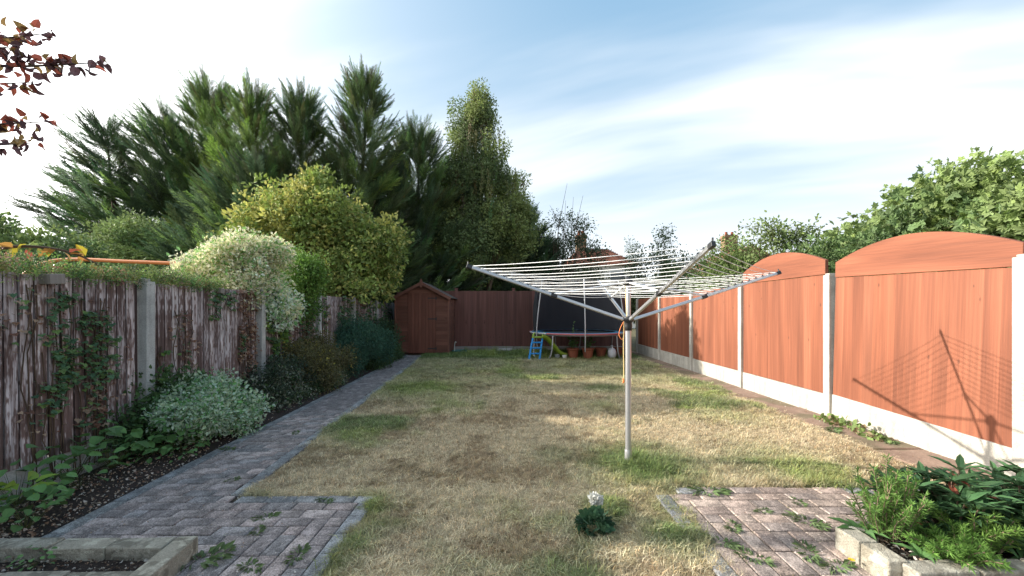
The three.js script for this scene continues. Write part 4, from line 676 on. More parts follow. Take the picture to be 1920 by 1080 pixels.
// the copper leaved tree whose branches reach in from beyond the old fence
{
  const t = thing('copper_leaved_tree', 'tree branches with curled dark copper leaves reaching in from the side', 'tree', [-5.0, 0, -2.75]), r = rng(401);
  part(t, 'trunk', tube(curve([V(0, 0, 0), V(0.05, 1, 0), V(-0.05, 2, 0.05), V(0.05, 3.2, 0), V(0, 4.2, 0)], 14), Array.from({ length: 15 }, (_, i) => mix(0.11, 0.03, i / 14)), 9), M.bark);
  const L = new Leaves(), sh = CURLED;
  const leafAt = (p, s) => { const k = 0.7 + 0.6 * r(), c = r() < 0.22 ? [0.33 * k, 0.09 * k, 0.06 * k] : r() < 0.15 ? [0.30 * k, 0.20 * k, 0.08 * k] : [0.105 * k, 0.055 * k, 0.062 * k]; L.add(sh, pose(p, unit(r).add(V(0.2, -0.35, 0)), r() * 6, s), c); };
  const tips = [[1.93, 3.12, 0.0], [2.30, 2.93, 0.0], [1.84, 2.80, 0.0], [1.86, 2.56, -0.05], [1.86, 2.40, 0.0], [1.80, 3.02, 0.03], [-1.2, 3.4, 0.9], [0.2, 4.1, 1.2], [-0.6, 4.0, 1.2]];
  const starts = [2.85, 2.75, 2.65, 2.40, 2.25, 2.8, 2.9, 3.5, 3.4];
  const limbs = [];
  tips.forEach((q, i) => {
    const a = V(0, starts[i], 0), e = V(...q), c = curve([a, a.clone().lerp(e, 0.4).add(V(0, 0.12, 0)), a.clone().lerp(e, 0.75).add(V(0, 0.02, 0)), e], 14); limbs.push(tube(c, c.map((_, k) => mix(0.022, 0.0025, k / 14)), 6, false));
    for (let k = 4; k <= 14; k++) { const n = i < 6 ? (k > 12 ? 5 : 9) : 5; for (let j = 0; j < n; j++) leafAt(c[k].clone().add(unit(r).multiplyScalar(0.025 + 0.035 * r())), 0.046 + 0.024 * r()); }
    if (i === 1) for (let s = 0; s < 3; s++) { const b = c[7 + 2 * s], e2 = b.clone().add(V(0.10, 0.10 - 0.06 * s, 0.05)); limbs.push(tube([b, e2], [0.004, 0.002], 5, false)); for (let j = 0; j < 7; j++) leafAt(e2.clone().add(unit(r).multiplyScalar(0.035)), 0.05); }
  });
  part(t, 'branches', limbs, M.bark, true); part(t, 'crown', L.geo(), leafMat(0.25), true);
}
// autumn coloured cherry branch above the old fence
{
  const t = thing('cherry_branch_tree', 'cherry sapling branch with large yellow and red leaves above the old fence', 'tree', [-4.6, 0, -3.6]), r = rng(411), L = new Leaves();
  const pts = curve([V(0, 0, 0), V(0.0, 1.2, 0.1), V(0.1, 1.8, 0), V(0.5, 1.85, -0.2), V(0.95, 1.62, -0.3)], 24); part(t, 'trunk', tube(pts, pts.map((_, i) => mix(0.03, 0.004, i / 24)), 7), M.bark);
  for (let i = 11; i <= 24; i++) for (let j = 0; j < 2; j++) { const c = [[0.50, 0.42, 0.05], [0.42, 0.40, 0.06], [0.48, 0.13, 0.09], [0.30, 0.30, 0.07], [0.45, 0.25, 0.07]][Math.floor(r() * 5)]; L.add(OVAL, pose(pts[i].clone().add(unit(r).multiplyScalar(0.03)), unit(r).add(V(0.2, -0.6, 0.3)), r(), 0.09 + 0.05 * r()), c); }
  part(t, 'crown', L.geo(), leafMat(0.4), true);
}

// ------------------------------------------------------------------ beyond the gardens
{
  const f = thing('orange_tube_frame', 'orange metal tube frame of play equipment behind the old fence', 'play frame', [-5.6, 0, -6.0], 0.05);
  part(f, 'top_tube', tube(curve([V(-1.25, 1.78, 0.1), V(-1.05, 1.95, 0.05), V(-0.8, 2.02, 0), V(0.1, 2.0, 0), V(0.95, 1.97, 0)], 24), 0.026, 10), M.orange);
  for (const x of [-0.9, 0.9]) part(f, 'leg', tube([V(x, 0, 0.4), V(x, 1.98, 0), V(x, 0, -0.4)], 0.024, 8), M.steel);
  part(f, 'netting', bx(1.6, 0.9, 0.01, 0.0, 1.45, 0), M.netThin);
}
{
  const h = thing('far_house', 'distant house with hipped red tiled roof and brick chimney', 'house', [6.4, 0, -33]);
  part(h, 'wall', bx(5.2, 4.6, 5, 0, 2.3, 0), M.render);
  const rf = new THREE.Group(); rf.name = 'roof'; h.add(rf);
  const e = 2.8, zf = 2.8, y0 = 4.6, y1 = 6.15, rx = 1.1, tri = (...v) => { const g = new THREE.BufferGeometry(); g.setAttribute('position', new THREE.Float32BufferAttribute(v.flat(), 3)); g.computeVertexNormals(); return metreUV(g); };
  const A = [-e, y0, zf], B = [e, y0, zf], C = [e, y0, -zf], D = [-e, y0, -zf], R1 = [-rx, y1, 0], R2 = [rx, y1, 0];
  part(rf, 'roof_slopes', [tri(A, B, R2, A, R2, R1), tri(B, C, R2), tri(C, D, R1, C, R1, R2), tri(D, A, R1)], M.roofTile);
  const rows = []; for (let k = 1; k < 14; k++) { const t = k / 14, xa = mix(-e, -rx, t), xb = mix(e, rx, t); rows.push(bx(xb - xa, 0.035, 0.12, (xa + xb) / 2, mix(y0, y1, t) + 0.02, mix(zf, 0, t) + 0.02, { rx: 0.5 })); } part(rf, 'tile_courses', rows, M.roofTile, true);
  const ch = part(rf, 'chimney', [bx(0.75, 1.9, 0.7, -1.0, 6.2, 0.2), bx(0.85, 0.12, 0.8, -1.0, 7.1, 0.2)], M.brick); part(rf, 'chimney_pot', [lathe([[0, 0], [0.13, 0], [0.11, 0.32], [0.13, 0.36], [0, 0.36]], 14).translate(-1.15, 7.16, 0.2), lathe([[0, 0], [0.13, 0], [0.11, 0.32], [0.13, 0.36], [0, 0.36]], 14).translate(-0.85, 7.16, 0.2)], M.terracotta[0]);
  for (const x of [-1.3, 1.3]) for (const y of [1.5, 3.6]) { const w = part(h, 'window', [bx(1.2, 0.08, 0.06, x, y + 0.56, 2.52), bx(1.2, 0.08, 0.06, x, y - 0.56, 2.52), bx(0.08, 1.04, 0.06, x - 0.56, y, 2.52), bx(0.08, 1.04, 0.06, x + 0.56, y, 2.52)], M.white); part(w, 'pane', bx(1.04, 1.04, 0.02, x, y, 2.512), M.glass); }
}
{
  const h = thing('hidden_house', 'distant house of which only chimney stack and aerial rise above the hedge', 'house', [22, 0, -42]);
  part(h, 'wall', bx(8, 5.2, 7, 0, 2.6, 0), M.brick);
  const g = new THREE.Shape([new THREE.Vector2(-4.3, 5.0), new THREE.Vector2(4.3, 5.0), new THREE.Vector2(0, 7.3)]); part(h, 'roof', metreUV(new THREE.ExtrudeGeometry(g, { depth: 7.6, bevelEnabled: false }).translate(0, 0, -3.8)), M.roofTile);
  const ch = part(h, 'chimney', [bx(1.25, 2.4, 0.9, -0.2, 7.6, 0), bx(1.4, 0.14, 1.05, -0.2, 8.6, 0), bx(1.3, 0.14, 0.95, -0.2, 8.75, 0)], M.brick); for (const x of [-0.5, 0.1]) part(ch, 'chimney_pot', lathe([[0, 0], [0.15, 0], [0.12, 0.3], [0.15, 0.34], [0, 0.34]], 12).translate(x, 8.82, 0), M.terracotta[2]);
  part(h, 'aerial', [bar(V(0.65, 7.2, 0), V(0.65, 9.75, 0), 0.03, 6), bar(V(0.6, 9.72, 0), V(1.3, 9.66, 0), 0.025, 6), bar(V(0.85, 9.55, 0), V(0.85, 9.85, 0), 0.015, 5), bar(V(1.1, 9.53, 0), V(1.1, 9.83, 0), 0.015, 5)], M.steel);
}

// ------------------------------------------------------------------ creepers on the old fence (fence coordinates: depth from the camera, height)
function creeper(name, label, patches, o = {}) {
  const t = thing(name, label, 'creeper', [0, 0, 0], 0, 'creepers on the old fence'), r = rng(o.seed), L = new Leaves(), stems = [];
  for (const [d0, d1, y0, y1, n, pal, size = 0.05, dense = 0.5] of patches) {
    for (let i = 0, tries = 0; i < n && tries < n * 12; tries++) {
      const d = mix(d0, d1, r()), y = mix(y0, y1, r()); if (fbm(d * 5 + o.seed, y * 3.2, 3) < dense - 0.06 + 0.35 * Math.pow(Math.abs((d - (d0 + d1) / 2) / (d1 - d0)), 2)) continue;
      const p = V(fenceX(d) + 0.022 + 0.055 * r() * r(), y, -d), c = pal[Math.floor(r() * pal.length)], k = 0.7 + 0.6 * r();
      L.add(IVY, pose(p, V(0.5 + r() * 0.5, -0.5 + (r() - 0.5) * 1.3, (r() - 0.5) * 1.6), (r() - 0.5), size * (0.6 + 0.8 * r())), c.map(v => v * k)); i++;
    }
    for (let s = 0; s < 3; s++) { const d = mix(d0, d1, 0.2 + 0.6 * r()), pts = []; for (let k = 0; k <= 6; k++) { const dd = d + 0.10 * (noise(k * 0.9 + d * 7, s * 3.1) - 0.5); pts.push(V(fenceX(dd) + 0.032, mix(o.rooted ? 0.05 : y0, y1, k / 6), -dd)); } stems.push(tube(pts, 0.004, 5, false)); }
  }
  part(t, 'stems', stems, M.bark, true); part(t, 'foliage', L.geo(), LEAF, true); return t;
}
const GREEN = [[0.095, 0.195, 0.092], [0.12, 0.23, 0.095], [0.08, 0.17, 0.09], [0.17, 0.28, 0.085]], BROWN = [[0.33, 0.20, 0.13], [0.24, 0.13, 0.085], [0.42, 0.31, 0.22], [0.20, 0.10, 0.07]], LIME = [[0.16, 0.29, 0.05], [0.22, 0.33, 0.06], [0.09, 0.20, 0.05]];
creeper('ivy', 'dark ivy climbing the nearest old panel', [[3.03, 3.26, 0.60, 1.46, 170, GREEN, 0.046, 0.46], [2.98, 3.2, 0.55, 1.0, 60, GREEN, 0.042, 0.5], [3.26, 3.58, 0.72, 1.30, 230, GREEN, 0.046, 0.46], [3.12, 3.5, 0.35, 0.75, 110, GREEN.concat(BROWN), 0.040, 0.5], [2.7, 3.0, 0.4, 1.48, 80, BROWN.concat(BROWN, GREEN), 0.034, 0.48], [3.0, 3.7, 0.3, 1.4, 90, BROWN, 0.03, 0.45]], { seed: 501, rooted: true });
creeper('ivy', 'patchy ivy and dead tendrils on the panel beyond the first post', [[3.98, 4.15, 0.3, 0.95, 90, GREEN.concat(LIME), 0.05, 0.45], [4.1, 4.6, 0.6, 1.3, 120, BROWN.concat(BROWN, GREEN), 0.035, 0.5], [4.75, 5.0, 1.2, 1.52, 80, GREEN, 0.045, 0.4], [5.0, 5.25, 1.3, 1.55, 45, GREEN, 0.045, 0.45]], { seed: 507 });
creeper('dry_creeper', 'brown dried up creeper around the second concrete post', [[5.3, 5.72, 0.45, 1.58, 420, BROWN, 0.046, 0.38], [5.3, 5.5, 0.3, 1.0, 70, GREEN, 0.045, 0.5]], { seed: 511, rooted: true });
creeper('leafy_creeper', 'lush green creeper covering the panel between second and third post', [[5.95, 6.6, 0.25, 1.6, 420, GREEN.concat(LIME), 0.062, 0.40], [6.1, 6.5, 0.3, 1.0, 160, LIME, 0.06, 0.42], [6.6, 7.55, 0.75, 1.6, 260, BROWN, 0.05, 0.42], [6.9, 7.7, 0.3, 1.3, 300, GREEN, 0.058, 0.42]], { seed: 517, rooted: true });
creeper('mixed_creeper', 'mixed green and brown creeper on the farther old panels', [[7.8, 8.2, 0.9, 1.6, 130, BROWN.concat(GREEN), 0.055, 0.42], [8.6, 9.5, 0.6, 1.62, 300, GREEN, 0.065, 0.45], [9.7, 10.6, 0.6, 1.6, 240, GREEN.concat(BROWN), 0.065, 0.45], [10.5, 11.5, 0.8, 1.6, 220, GREEN, 0.07, 0.42], [11.6, 13.2, 0.4, 1.6, 200, GREEN, 0.07, 0.42]], { seed: 523, rooted: true });
{ // ivy heaped along the fence top
  const t = thing('ivy_ridge', 'mat of small leaved ivy heaped along the top of the old fence', 'creeper', [0, 0, 0], 0, 'creepers on the old fence'), r = rng(531), spots = [];
  for (let i = 0; i < 430; i++) { const d = 2.6 + 2.3 * r(), hump = 0.02 + 0.12 * fbm(d * 2.9, 4, 3), y = 1.53 + (d < 3.9 ? 0.02 : 0.03) + hump * (r() * 1.3 - 0.15); spots.push({ m: pose(V(fenceX(d) - 0.13 + 0.20 * r(), y, -d), unit(r).add(V(0, 0.4, 0)), r() * 6, 0.30 + 0.28 * r()), c: (r() < 0.12 ? [0.38, 0.27, 0.17] : r() < 0.45 ? [0.25, 0.35, 0.11] : [0.12, 0.21, 0.07]).map(c => c * (0.7 + 0.6 * r())) }); }
  scatter(t, 'foliage', CL_SMALL, LEAF, spots);
}

// ------------------------------------------------------------------ shrubs in the soil bed
const shrub = (name, label, x, d, lobes, o) => broadleaf(name, label, x, d, lobes, { category: 'shrub', group: 'shrubs in the soil border', trunk: 0.014, minY: 0.03, ...o });
shrub('variegated_euonymus', 'low mounded shrub with white edged leaves beside the path', -3.12, 4.22, [[0.08, 0.30, 0.25, 0.36, 0.28, 0.40], [-0.08, 0.33, -0.2, 0.34, 0.30, 0.36], [0.22, 0.2, -0.05, 0.26, 0.2, 0.4]], { seed: 601, n: 560, protos: CL_VARI, size: 0.80, color: (p, r) => p > 0.46 ? [0.86, 0.90, 0.84] : [0.48, 0.60, 0.45] });
shrub('green_weed_bush', 'dark green leafy clump between variegated shrub and fence post', -3.35, 4.05, [[0, 0.30, 0, 0.18, 0.32, 0.3], [0.0, 0.2, 0.35, 0.16, 0.2, 0.25]], { seed: 605, n: 80, protos: CL_SMALL, size: 1.2, color: p => [0.075, 0.15, 0.05] });
shrub('cotoneaster', 'dark straggly shrub with pale specks behind the white edged shrub', -3.30, 5.75, [[0, 0.35, 0, 0.32, 0.38, 0.55], [0.15, 0.2, -0.5, 0.25, 0.24, 0.5], [0.18, 0.16, 0.35, 0.22, 0.2, 0.4]], { seed: 611, n: 330, protos: CL_VARI, size: 0.7, color: (p, r) => r() < 0.25 ? [0.26, 0.29, 0.22] : [0.065, 0.095, 0.06] });
shrub('spiraea', 'rusty brown leaved spiraea shrub in the soil border', -3.28, 6.85, [[0, 0.45, 0, 0.34, 0.40, 0.55], [0.1, 0.4, -0.5, 0.32, 0.36, 0.45], [0.16, 0.3, 0.4, 0.28, 0.3, 0.4]], { seed: 617, n: 380, protos: CL_SMALL, size: 1.0, color: (p, r) => p > 0.48 ? [0.34, 0.165, 0.085] : r() < 0.12 ? [0.45, 0.40, 0.10] : [0.16, 0.155, 0.065] });
shrub('juniper_bush', 'soft bluish green feathery juniper beside the far path', -3.36, 8.75, [[0, 0.55, 0, 0.46, 0.52, 0.65], [0.1, 0.4, -0.6, 0.42, 0.45, 0.5], [0.15, 0.3, 0.5, 0.35, 0.35, 0.4]], { seed: 621, n: 620, protos: CL_FINE, size: 1.25, liftDir: 0.7, color: p => [0.055, 0.145, 0.092] });
shrub('skimmia_bush', 'small dark glossy bush against the shed corner', -3.52, 11.5, [[0, 0.55, 0, 0.28, 0.48, 0.35], [0.1, 0.3, 0.2, 0.26, 0.3, 0.3]], { seed: 627, n: 150, protos: CL_SMALL, size: 1.5, color: p => [0.06, 0.12, 0.05] });
shrub('ground_ivy', 'low green ground cover between juniper and shed', -3.25, 10.3, [[0, 0.1, 0, 0.35, 0.16, 1.1], [0.15, 0.08, 0.9, 0.25, 0.14, 0.5]], { seed: 631, n: 200, protos: CL_SMALL, size: 1.3, color: p => [0.07, 0.135, 0.045] });
shrub('border_cover', 'speckled low foliage creeping towards the path below the rusty shrub', -3.02, 6.2, [[0, 0.08, 0, 0.16, 0.14, 1.0], [0, 0.07, -0.9, 0.14, 0.12, 0.6]], { seed: 637, n: 190, protos: CL_VARI, size: 0.75, color: (p, r) => r() < 0.4 ? [0.30, 0.34, 0.26] : [0.09, 0.14, 0.07] });

// big leaved weeds in the bed: one built, the rest copies
const weedKinds = [0, 1, 2].map(k => { const r = rng(700 + k), L = new Leaves(); const n = 24 + 5 * k; for (let i = 0; i < n; i++) { const a = i * 2.4 + r(), rad = 0.04 + 0.14 * Math.sqrt(i / n), y = 0.05 + 0.15 * r(), p = V(Math.cos(a) * rad, y, Math.sin(a) * rad), kk = 0.7 + 0.6 * r(); L.add(ROUND, pose(p, V(Math.cos(a), -0.5 + 0.9 * r(), Math.sin(a)), (r() - 0.5) * 0.9, 0.044 + 0.030 * r()), [kk * 0.12, kk * 0.25, kk * 0.075]); L.tri(V(0.002, 0, 0), V(-0.002, 0, 0.002), p, [0.10, 0.12, 0.04]); } return L.geo(); });
const limeWeed = (() => { const r = rng(709), L = new Leaves(); for (let i = 0; i < 12; i++) { const a = i * 2.4, p = V(Math.cos(a) * 0.05, 0.1 + 0.12 * r(), Math.sin(a) * 0.05); L.add(OVAL, pose(p, V(Math.cos(a), 0.25, Math.sin(a)), r(), 0.13), [0.26, 0.40, 0.055]); } return L.geo(); })();
const weedWhere = [[-3.22, 2.72, 1.25, 'by the block edged empty bed, nearest the fence'], [-3.05, 2.95, 1.1, 'in the soil just beyond the lime green weed'], [-3.28, 3.12, 1.5, 'against the gravel board below the ivy'], [-3.2, 3.35, 1.5, 'tall against the gravel board, middle of its run'], [-3.3, 3.5, 1.35, 'against the gravel board near the first post'], [-3.12, 3.62, 0.9, 'in front of the gravel board near the first post'], [-3.0, 3.45, 0.75, 'in the middle of the bare soil'], [-2.95, 3.72, 1.0, 'at the foot of the white edged shrub, path side'], [-3.15, 3.78, 1.2, 'at the foot of the white edged shrub, fence side'], [-2.78, 3.55, 0.6, 'small, beside the path edge'], [-2.82, 2.42, 0.9, 'leaning against the block edging of the empty bed'], [-2.95, 2.55, 0.95, 'in litter strewn soil behind the empty bed'], [-3.02, 4.0, 0.9, 'tucked under the white edged shrub']];
weedWhere.forEach(([x, d, s, where], i) => { const t = thing('leafy_weed', `broad leaved green weed ${where}`, 'weed', [x, 0.02, -d], i * 1.3, 'weeds in the soil border'); part(t, 'foliage', weedKinds[i % 3], LEAF, true); t.scale.set(s * 1.0, s * 1.3, s * 1.0); });
{ const t = thing('lime_weed', 'bright lime green leafy weed at the picture edge beside the fence', 'weed', [-2.98, 0.06, -2.55], 0); part(t, 'foliage', limeWeed, LEAF, true); t.scale.setScalar(0.9); const u = thing('bed_seedling', 'small green seedling growing in the empty raised bed', 'weed', [-2.32, 0.05, -2.03], 1); part(u, 'foliage', weedKinds[0], LEAF, true); u.scale.setScalar(0.42); }

// ------------------------------------------------------------------ shrubs in the planted bed
{ // rosemary: upright stems thick with needles
  const rose = (label, x, d, h, n, spread, seed, col) => {
    const t = thing('rosemary', label, 'shrub', [x, 0.08, -d], 0, 'shrubs in the block edged bed'), r = rng(seed), L = new Leaves(), st = [];
    for (let i = 0; i < n; i++) {
      const a = r() * 6.28, s = spread * Math.sqrt(r()), b = V(Math.cos(a) * s * 0.35, 0, Math.sin(a) * s * 0.35), e = V(Math.cos(a) * s, h * (0.55 + 0.5 * r()) * (1 - 0.35 * s / spread), Math.sin(a) * s), m = b.clone().lerp(e, 0.5).add(V((r() - 0.5) * 0.04, 0.03, (r() - 0.5) * 0.04)), c = curve([b, m, e], 12);
      st.push(tube(c, 0.0028, 4, false));
      for (let k = 2; k <= 12; k++) for (let j = 0; j < 9; j++) { const q = c[k].clone().lerp(c[Math.min(12, k + 1)], r()), up = c[Math.min(k + 1, 12)].clone().sub(c[k - 1]).normalize(), dir = unit(r).addScaledVector(up, 0.9), kk = (0.7 + 0.6 * r()); L.add(NEEDLE_LEAF, pose(q, dir, r() * 6, 0.026 + 0.014 * r()), col.map(v => v * kk)); }
    }
    part(t, 'stems', st, M.barkPale, true); part(t, 'foliage', L.geo(), LEAF, true);
  };
  const NEEDLE_LEAF = leafShape(1, 0.13, 0.1, 0.05);
  rose('tall feathery bright green rosemary at the corner of the block bed', 1.97, 2.20, 0.47, 50, 0.17, 801, [0.15, 0.28, 0.055]);
  rose('low spreading rosemary trailing over the front blocks', 2.13, 2.02, 0.17, 40, 0.20, 803, [0.15, 0.29, 0.05]);
  rose('bright green rosemary in the middle of the block bed', 2.33, 2.08, 0.26, 34, 0.16, 807, [0.17, 0.30, 0.055]);
  // dark laurel-like shrubs with whorls of long glossy leaves
  const LONG = leafShape(1, 0.27, 0.2, 0.12);
  const laurel = (label, x, d, h, n, spread, seed) => {
    const t = thing('laurel_shrub', label, 'shrub', [x, 0.07, -d], 0, 'shrubs in the block edged bed'), r = rng(seed), L = new Leaves(), st = [];
    for (let i = 0; i < n; i++) {
      const a = i * 2.4 + r(), s = spread * Math.sqrt((i + 0.5) / n), e = V(Math.cos(a) * s, h * (0.6 + 0.45 * r()) * (1 - 0.3 * s / spread), Math.sin(a) * s), b = V(e.x * 0.3, 0, e.z * 0.3); st.push(tube([b, b.clone().lerp(e, 0.55).add(V(0, 0.02, 0)), e], [0.006, 0.005, 0.003], 5, false));
      for (let w = 0; w < 3; w++) { const q = b.clone().lerp(e, 1 - 0.2 * w), m = 6; for (let j = 0; j < m; j++) { const f = j / m * 6.28 + w + r() * 0.5, dir = V(Math.cos(f), 0.55 - 0.4 * w + 0.4 * (r() - 0.5), Math.sin(f)), k = 0.65 + 0.7 * r(); L.add(LONG, pose(q, dir, (r() - 0.5) * 0.5, 0.095 + 0.045 * r()), r() < 0.015 ? [0.25 * k, 0.07 * k, 0.04 * k] : [0.055 * k, 0.125 * k, 0.045 * k]); } }
    }
    part(t, 'stems', st, M.bark, true); part(t, 'foliage', L.geo(), GLOSS, true);
  };
  laurel('dark glossy leaved shrub in the middle of the block bed', 2.36, 2.24, 0.38, 28, 0.22, 811);
  laurel('dark glossy leaved shrub at the picture edge of the block bed', 2.74, 2.24, 0.38, 32, 0.25, 817);
  laurel('low dark leaved shrub under the edge of the block bed shrubs', 2.58, 2.06, 0.24, 18, 0.20, 819);
  laurel('small upright leafy shoots behind the tall rosemary', 2.10, 2.28, 0.38, 7, 0.12, 823);
  const dock = (label, x, d, s, seed) => { const t = thing('dock_plant', label, 'weed', [x, 0.10, -d], 0, 'docks in the block edged bed'), r = rng(seed), L = new Leaves(); for (let i = 0; i < 7; i++) { const a = i * 0.9 + r() * 0.4; L.add(leafShape(1, 0.36, 0.2, 0.35), pose(V(0, 0, 0), V(Math.cos(a), 0.75, Math.sin(a)), 0, (0.10 + 0.05 * r()) * s), [0.10, 0.22, 0.06]); } part(t, 'foliage', L.geo(), LEAF, true); };
  dock('broad leaved dock at the outer corner of the block bed', 1.86, 2.24, 1.0, 831); dock('broad leaved dock inside the front blocks', 1.98, 2.02, 0.8, 837);
}
// small dark plant with a white flower head on the lawn
{
  const t = thing('lawn_plant', 'low dark green plant with a white flower head on the lawn', 'plant', [0.475, 0, -2.46]), r = rng(841), L = new Leaves(), F = new Leaves();
  for (let i = 0; i < 150; i++) { const d = unit(r); d.y = Math.abs(d.y); const p = V(d.x * 0.10, 0.015 + d.y * 0.085, d.z * 0.09).multiplyScalar(0.55 + 0.45 * r()), k = 0.6 + 0.7 * r(); L.add(IVY, pose(p, d.clone().add(unit(r).multiplyScalar(0.5)), r() * 6, 0.042 + 0.02 * r()), [0.05 * k, 0.125 * k, 0.055 * k]); }
  part(t, 'foliage', L.geo(), LEAF, true);
  const h = V(0.03, 0.15, -0.10); part(t, 'stem', tube([V(0.01, 0, -0.05), V(0.02, 0.08, -0.09), h], 0.003, 5), std([0.10, 0.16, 0.05], 0.8));
  for (let i = 0; i < 130; i++) { const d = unit(r), k = 0.85 + 0.25 * r(); F.add(CURLED, pose(h.clone().add(V(i % 3 ? 0 : 0.03, i % 3 ? 0 : -0.012, 0)).addScaledVector(d, (i % 3 ? 0.020 : 0.012) * (0.6 + 0.7 * r())), d.clone().add(unit(r).multiplyScalar(0.8)), r() * 6, 0.016 + 0.014 * r()), [0.66 * k, 0.66 * k, 0.62 * k]); } part(t, 'flower_head', F.geo(), leafMat(0.3), true);
}
// plants in the first two pots
pots.slice(0, 2).forEach((p, i) => { const r = rng(851 + i), L = new Leaves(); for (let s = 0; s < 6; s++) { const a = s * 1.05, top = V(Math.cos(a) * 0.12, 0.40 + 0.16 * r(), Math.sin(a) * 0.12); L.tri(V(0.004, 0.25, 0), V(-0.004, 0.25, 0), top, [0.09, 0.12, 0.05]); for (let k = 0; k < 14; k++) L.add(OVAL, pose(V(0, 0.25, 0).lerp(top, 0.25 + 0.75 * r()).add(unit(r).multiplyScalar(0.03)), unit(r).add(V(0, 0.2, 0)), r() * 6, 0.06 + 0.03 * r()), [0.08, 0.16, 0.05].map(v => v * (0.7 + 0.6 * r()))); } if (!i) { const tall = V(0.02, 0.95, 0.02); L.tri(V(0.006, 0.25, 0.1), V(-0.006, 0.25, 0.1), tall, [0.10, 0.13, 0.06]); for (let k = 0; k < 16; k++) L.add(OVAL, pose(tall.clone().lerp(V(0, 0.5, 0.06), r()), unit(r), r() * 6, 0.05), [0.10, 0.17, 0.06]); } part(p, 'foliage', L.geo(), LEAF, true); });

// ------------------------------------------------------------------ grass
const blade = (L, p, a, len, w, bend, col) => { const dx = Math.cos(a), dz = Math.sin(a), q = t => V(p.x + dx * bend * len * t * t, p.y + len * t * Math.sqrt(Math.max(0.05, 1 - bend * bend * t * t * 0.8)), p.z + dz * bend * len * t * t), s = V(-dz * w, 0, dx * w), m1 = q(0.55), t = q(1); L.tri(p.clone().sub(s), p.clone().add(s), m1.clone().add(s.clone().multiplyScalar(0.7)), col); L.tri(p.clone().sub(s), m1.clone().add(s.clone().multiplyScalar(0.7)), m1.clone().sub(s.clone().multiplyScalar(0.7)), col); L.tri(m1.clone().sub(s.clone().multiplyScalar(0.7)), m1.clone().add(s.clone().multiplyScalar(0.7)), t, col); };
function tuft(seed, n, R, len, w, bendMin, bendMax) { const r = rng(seed), L = new Leaves(); for (let i = 0; i < n; i++) { const k = 0.65 + 0.7 * r(), a = r() * 6.28, s = R * Math.sqrt(r()), c = r() < 0.25 ? [k * 1.15, k * 0.98, k * 0.8] : [k, k, k * 0.95]; blade(L, V(Math.cos(a) * s, -0.004, Math.sin(a) * s), r() * 6.28, len * (0.5 + 0.8 * r()), w * (0.7 + 0.6 * r()), mix(bendMin, bendMax, r()), c); } return L.geo(); }
const SHORT = [1, 2, 3, 4].map(s => tuft(900 + s, 11, 0.026, 0.055, 0.0021, 0.45, 1.2)), FARTUFT = [1, 2, 3].map(s => tuft(910 + s, 16, 0.05, 0.05, 0.0028, 0.4, 1.1)), TALL = [1, 2, 3].map(s => tuft(920 + s, 22, 0.04, 0.16, 0.0022, 0.3, 1.0));
const GRASS = leafMat(0.3, 0.9);
const inLawn = (x, d) => d < 2.89 ? x > -0.93 && x < 1.02 + 0.10 * Math.max(0, d - 2.0) : d < 3.03 ? x > pathEdge(d) && x < 1.16 : x > pathEdge(d) && x < 3.34 + 0.012 * (d - 3);
const spotsGreen = [[1.1, 3.5, 0.55, 0.95], [-1.5, 7.0, 0.9, 0.85], [-1.0, 6.2, 0.6, 0.45], [1.55, 6.9, 0.42, 0.8], [0.95, 2.4, 0.22, 0.9], [1.1, 2.75, 0.2, 0.8], [-0.98, 2.72, 0.18, 0.9], [-0.88, 2.3, 0.14, 0.7], [0.5, 2.4, 0.15, 0.5], [2.2, 3.5, 0.6, 0.45], [-1.2, 9.0, 1.0, 0.55], [1.2, 5.6, 0.4, 0.4], [-1.9, 4.4, 0.3, 0.5], [2.6, 5.2, 0.6, 0.4], [0.4, 3.7, 0.25, 0.5]];
function greenness(x, d) { let g = 0.75 * sstep(0.50, 0.72, fbm(x * 1.25 + 20, d * 1.25 + 3, 4)); for (const [a, b, s, k] of spotsGreen) g = Math.max(g, k * Math.exp(-((x - a) ** 2 + (d - b) ** 2) / (s * s)) * (0.7 + 0.6 * fbm(x * 4, d * 4, 2))); g = Math.max(g, sstep(10.3, 11.6, d) * 0.95, 0.42 * sstep(5.5, 8.5, d) * (0.5 + fbm(x * 2 + 4, d * 2, 3))); return clamp(g); }
